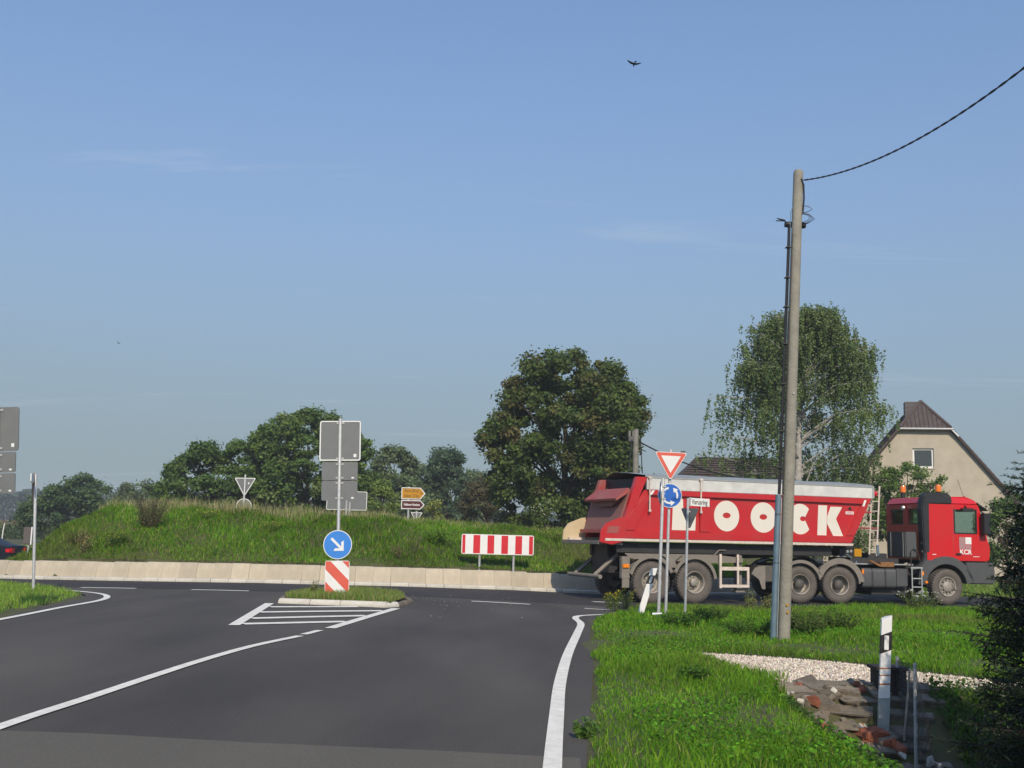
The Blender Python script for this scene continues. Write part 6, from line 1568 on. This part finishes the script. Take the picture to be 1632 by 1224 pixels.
weed('nettle_clump', 1195, 1012, 17.5, .30, .5, 36, 'leafy dark weeds just left of the wooden pole foot', [(.05, .11, .018), (.07, .14, .022)], None, .06, seed=7, group='weeds along the verge')
weed('leafy_weed', 1110, 1085, 12.0, .20, .22, 16, 'small leafy weed standing in the middle of the near grass', [(.06, .13, .02)], None, .06, seed=8, group='weeds along the verge')
weed('dock_plant', 936, 1178, 8.5, .13, .14, 12, 'low leafy weed growing over the road edge near the camera', [(.08, .16, .03), (.11, .18, .05)], None, .055, seed=9, group='weeds along the verge')
weed('daisy_weed', 1465, 955, 29.5, .55, .8, 26, 'white flowered weeds under the truck step ladder', [(.09, .14, .03), (.12, .16, .04)], (.7, .7, .62), .06, seed=10, group='weeds along the verge', fl_size=.035)
weed('tall_grass_tuft', 1196, 955, 27.8, .55, .25, 10, 'tall seeding grass tuft below the trailer side guard', [(.20, .21, .08), (.16, .18, .06)], None, .07, seed=11, group='weeds along the verge')
weed('tall_grass_tuft', 1222, 958, 27.5, .5, .25, 10, 'tall seeding grass tuft just left of the wooden pole, before the trailer', [(.20, .21, .08), (.16, .18, .06)], None, .07, seed=12, group='weeds along the verge')
dry_pal = [(.16, .125, .085), (.12, .10, .065), (.10, .105, .05)]
weed('dry_shrub', 236, 862, 34.4, 1.05, .75, 70, 'brown dried shrub on the left slope of the grassy mound', dry_pal, None, .06, 'bush', 'plants on the mound', 40, 13, thin=.006)
weed('dry_stalk', 660, 893, 33.0, 1.0, .25, 9, 'tall dry stalk plant on the slope left of the striped board', [(.22, .17, .11), (.15, .15, .06)], (.30, .22, .15), .05, 'plant', 'plants on the mound', 26, 14)
weed('dry_stalk', 632, 897, 32.7, .6, .3, 9, 'low dry reddish plant left of the tall dry stalk', [(.20, .13, .08), (.15, .13, .06)], None, .05, 'plant', 'plants on the mound', 26, 15)
weed('dry_tuft', 136, 886, 32.9, .75, .3, 24, 'straw coloured dry tuft at the left foot of the mound', [(.30, .24, .12), (.22, .19, .09)], None, .06, 'plant', 'plants on the mound', 18, 16)
weed('green_clump', 185, 880, 33.2, .5, .6, 40, 'dark green herb clump left below the dried shrub', [(.06, .115, .02), (.08, .14, .025)], (.45, .42, .06), .07, 'plant', 'plants on the mound', 30, 17)
weed('cow_parsley', 857, 838, 37.5, 1.2, .5, 10, 'tall green plant with white umbels at the mound crest near the truck', [(.13, .19, .04), (.10, .15, .03)], (.5, .5, .40), .09, 'plant', 'plants on the mound', 18, 18, fl_size=.045)
weed('bright_herb', 700, 880, 34.0, .55, .7, 50, 'bright green herb patch on the slope just left of the striped board', [(.12, .22, .03), (.10, .19, .025)], None, .08, 'plant', 'plants on the mound', 30, 19)
weed('roadside_tuft', 500, 956, 24.4, .36, .15, 12, 'seeding grass tuft on the traffic island left of the striped marker', [(.20, .2, .08), (.14, .17, .05)], None, .05, 'plant', None, 20, 20, z=.1)
weed('reddish_weed', 120, 880, 33.6, .5, .5, 30, 'reddish brown weed patch at the far left of the mound', [(.13, .11, .045), (.09, .12, .03)], None, .06, 'plant', 'plants on the mound', 26, 21)
for k, (px, py, Yd, ht, lb) in enumerate(((430, 875, 34.2, .35, 'pale herb patch in the middle of the mound slope'), (330, 868, 34.8, .35, 'yellow green herb patch on the mound right of the dried shrub'), (880, 850, 36, .4, 'green herb tuft on the mound just left of the truck tail'))):
    weed('herb_patch', px, py, Yd, ht, .5, 26, lb, [(.13, .19, .035), (.10, .16, .03)], (.55, .5, .12), .06, 'plant', 'plants on the mound', 26, 30 + k)

# ------------------------------------------------------------------ maize field
n = 3000; x = rng.uniform(-95, -33, n); y = rng.uniform(128, 150, n); k = x < -.24 * y + 2; x, y = x[k], y[k]; n = len(x); z = g0(x, y)
per = 9; P = np.repeat(np.stack([x, y, z], 1), per, 0); u = np.tile(np.linspace(.05, 1, per), n); P[:, 2] += u * 2.1 + rng.normal(0, .08, len(P)); P[:, :2] += rng.normal(0, .2, (len(P), 2))
c = np.where((u > .86)[:, None], np.array([.24, .20, .11]), np.array([.072, .115, .03])) * (1 + rng.normal(0, .15, (len(P), 1)))
struct(leaves('maize_field', P, rng.normal(size=(len(P), 3)) + np.array([0, -.8, .4]), np.where(u > .86, .35, .75) * rng.uniform(.7, 1.2, len(P)), c, asp=.3), 'stuff')
fp_ = at(4, 846, 118); zf = float(g0(fp_.x, fp_.y))
fpo = MB().tube([(0, 0, -.2), (.05, 0, 1.0), (.16, 0, 1.85)], .06, 6).build('field_post', 'post_white', None, True); fpo.location = (fp_.x, fp_.y, zf)
tag(fpo, 'thin pale leaning post at the edge of the maize field', 'post')
# scrap of paper in the grass
pq = at(1047, 976, 21.0); sp_ = MB().add([(-.09, -.03, .0), (.09, -.04, .02), (.10, .03, .04), (0, .05, .015), (-.08, .03, .03)], [(0, 1, 2, 3, 4)]).build('paper_scrap', 'white_face', None); sp_.location = (pq.x, pq.y, float(gz(pq.x, pq.y)) + .14)
so = sp_.modifiers.new('s', 'SOLIDIFY'); so.thickness = .004
tag(sp_, 'white scrap of paper in the grass at the foot of the sign posts', 'litter')

# ------------------------------------------------------------------ haze: the summer air over the fields
hb_ = MB().b2(-720, 720, -170, 1020, -3, 24)
me = hb_.mesh('haze', 'soil'); me.materials.clear()
hm_ = bpy.data.materials.new('haze_air'); hm_.use_nodes = True; ht = hm_.node_tree; ht.nodes.clear()
pv = ht.nodes.new('ShaderNodeVolumePrincipled'); pv.inputs['Density'].default_value = 0.0006; pv.inputs['Color'].default_value = (.86, .92, 1.0, 1); pv.inputs['Anisotropy'].default_value = 0.0
ho = ht.nodes.new('ShaderNodeOutputMaterial'); ht.links.new(pv.outputs[0], ho.inputs['Volume'])
me.materials.append(hm_); struct(link('haze', me), 'stuff')
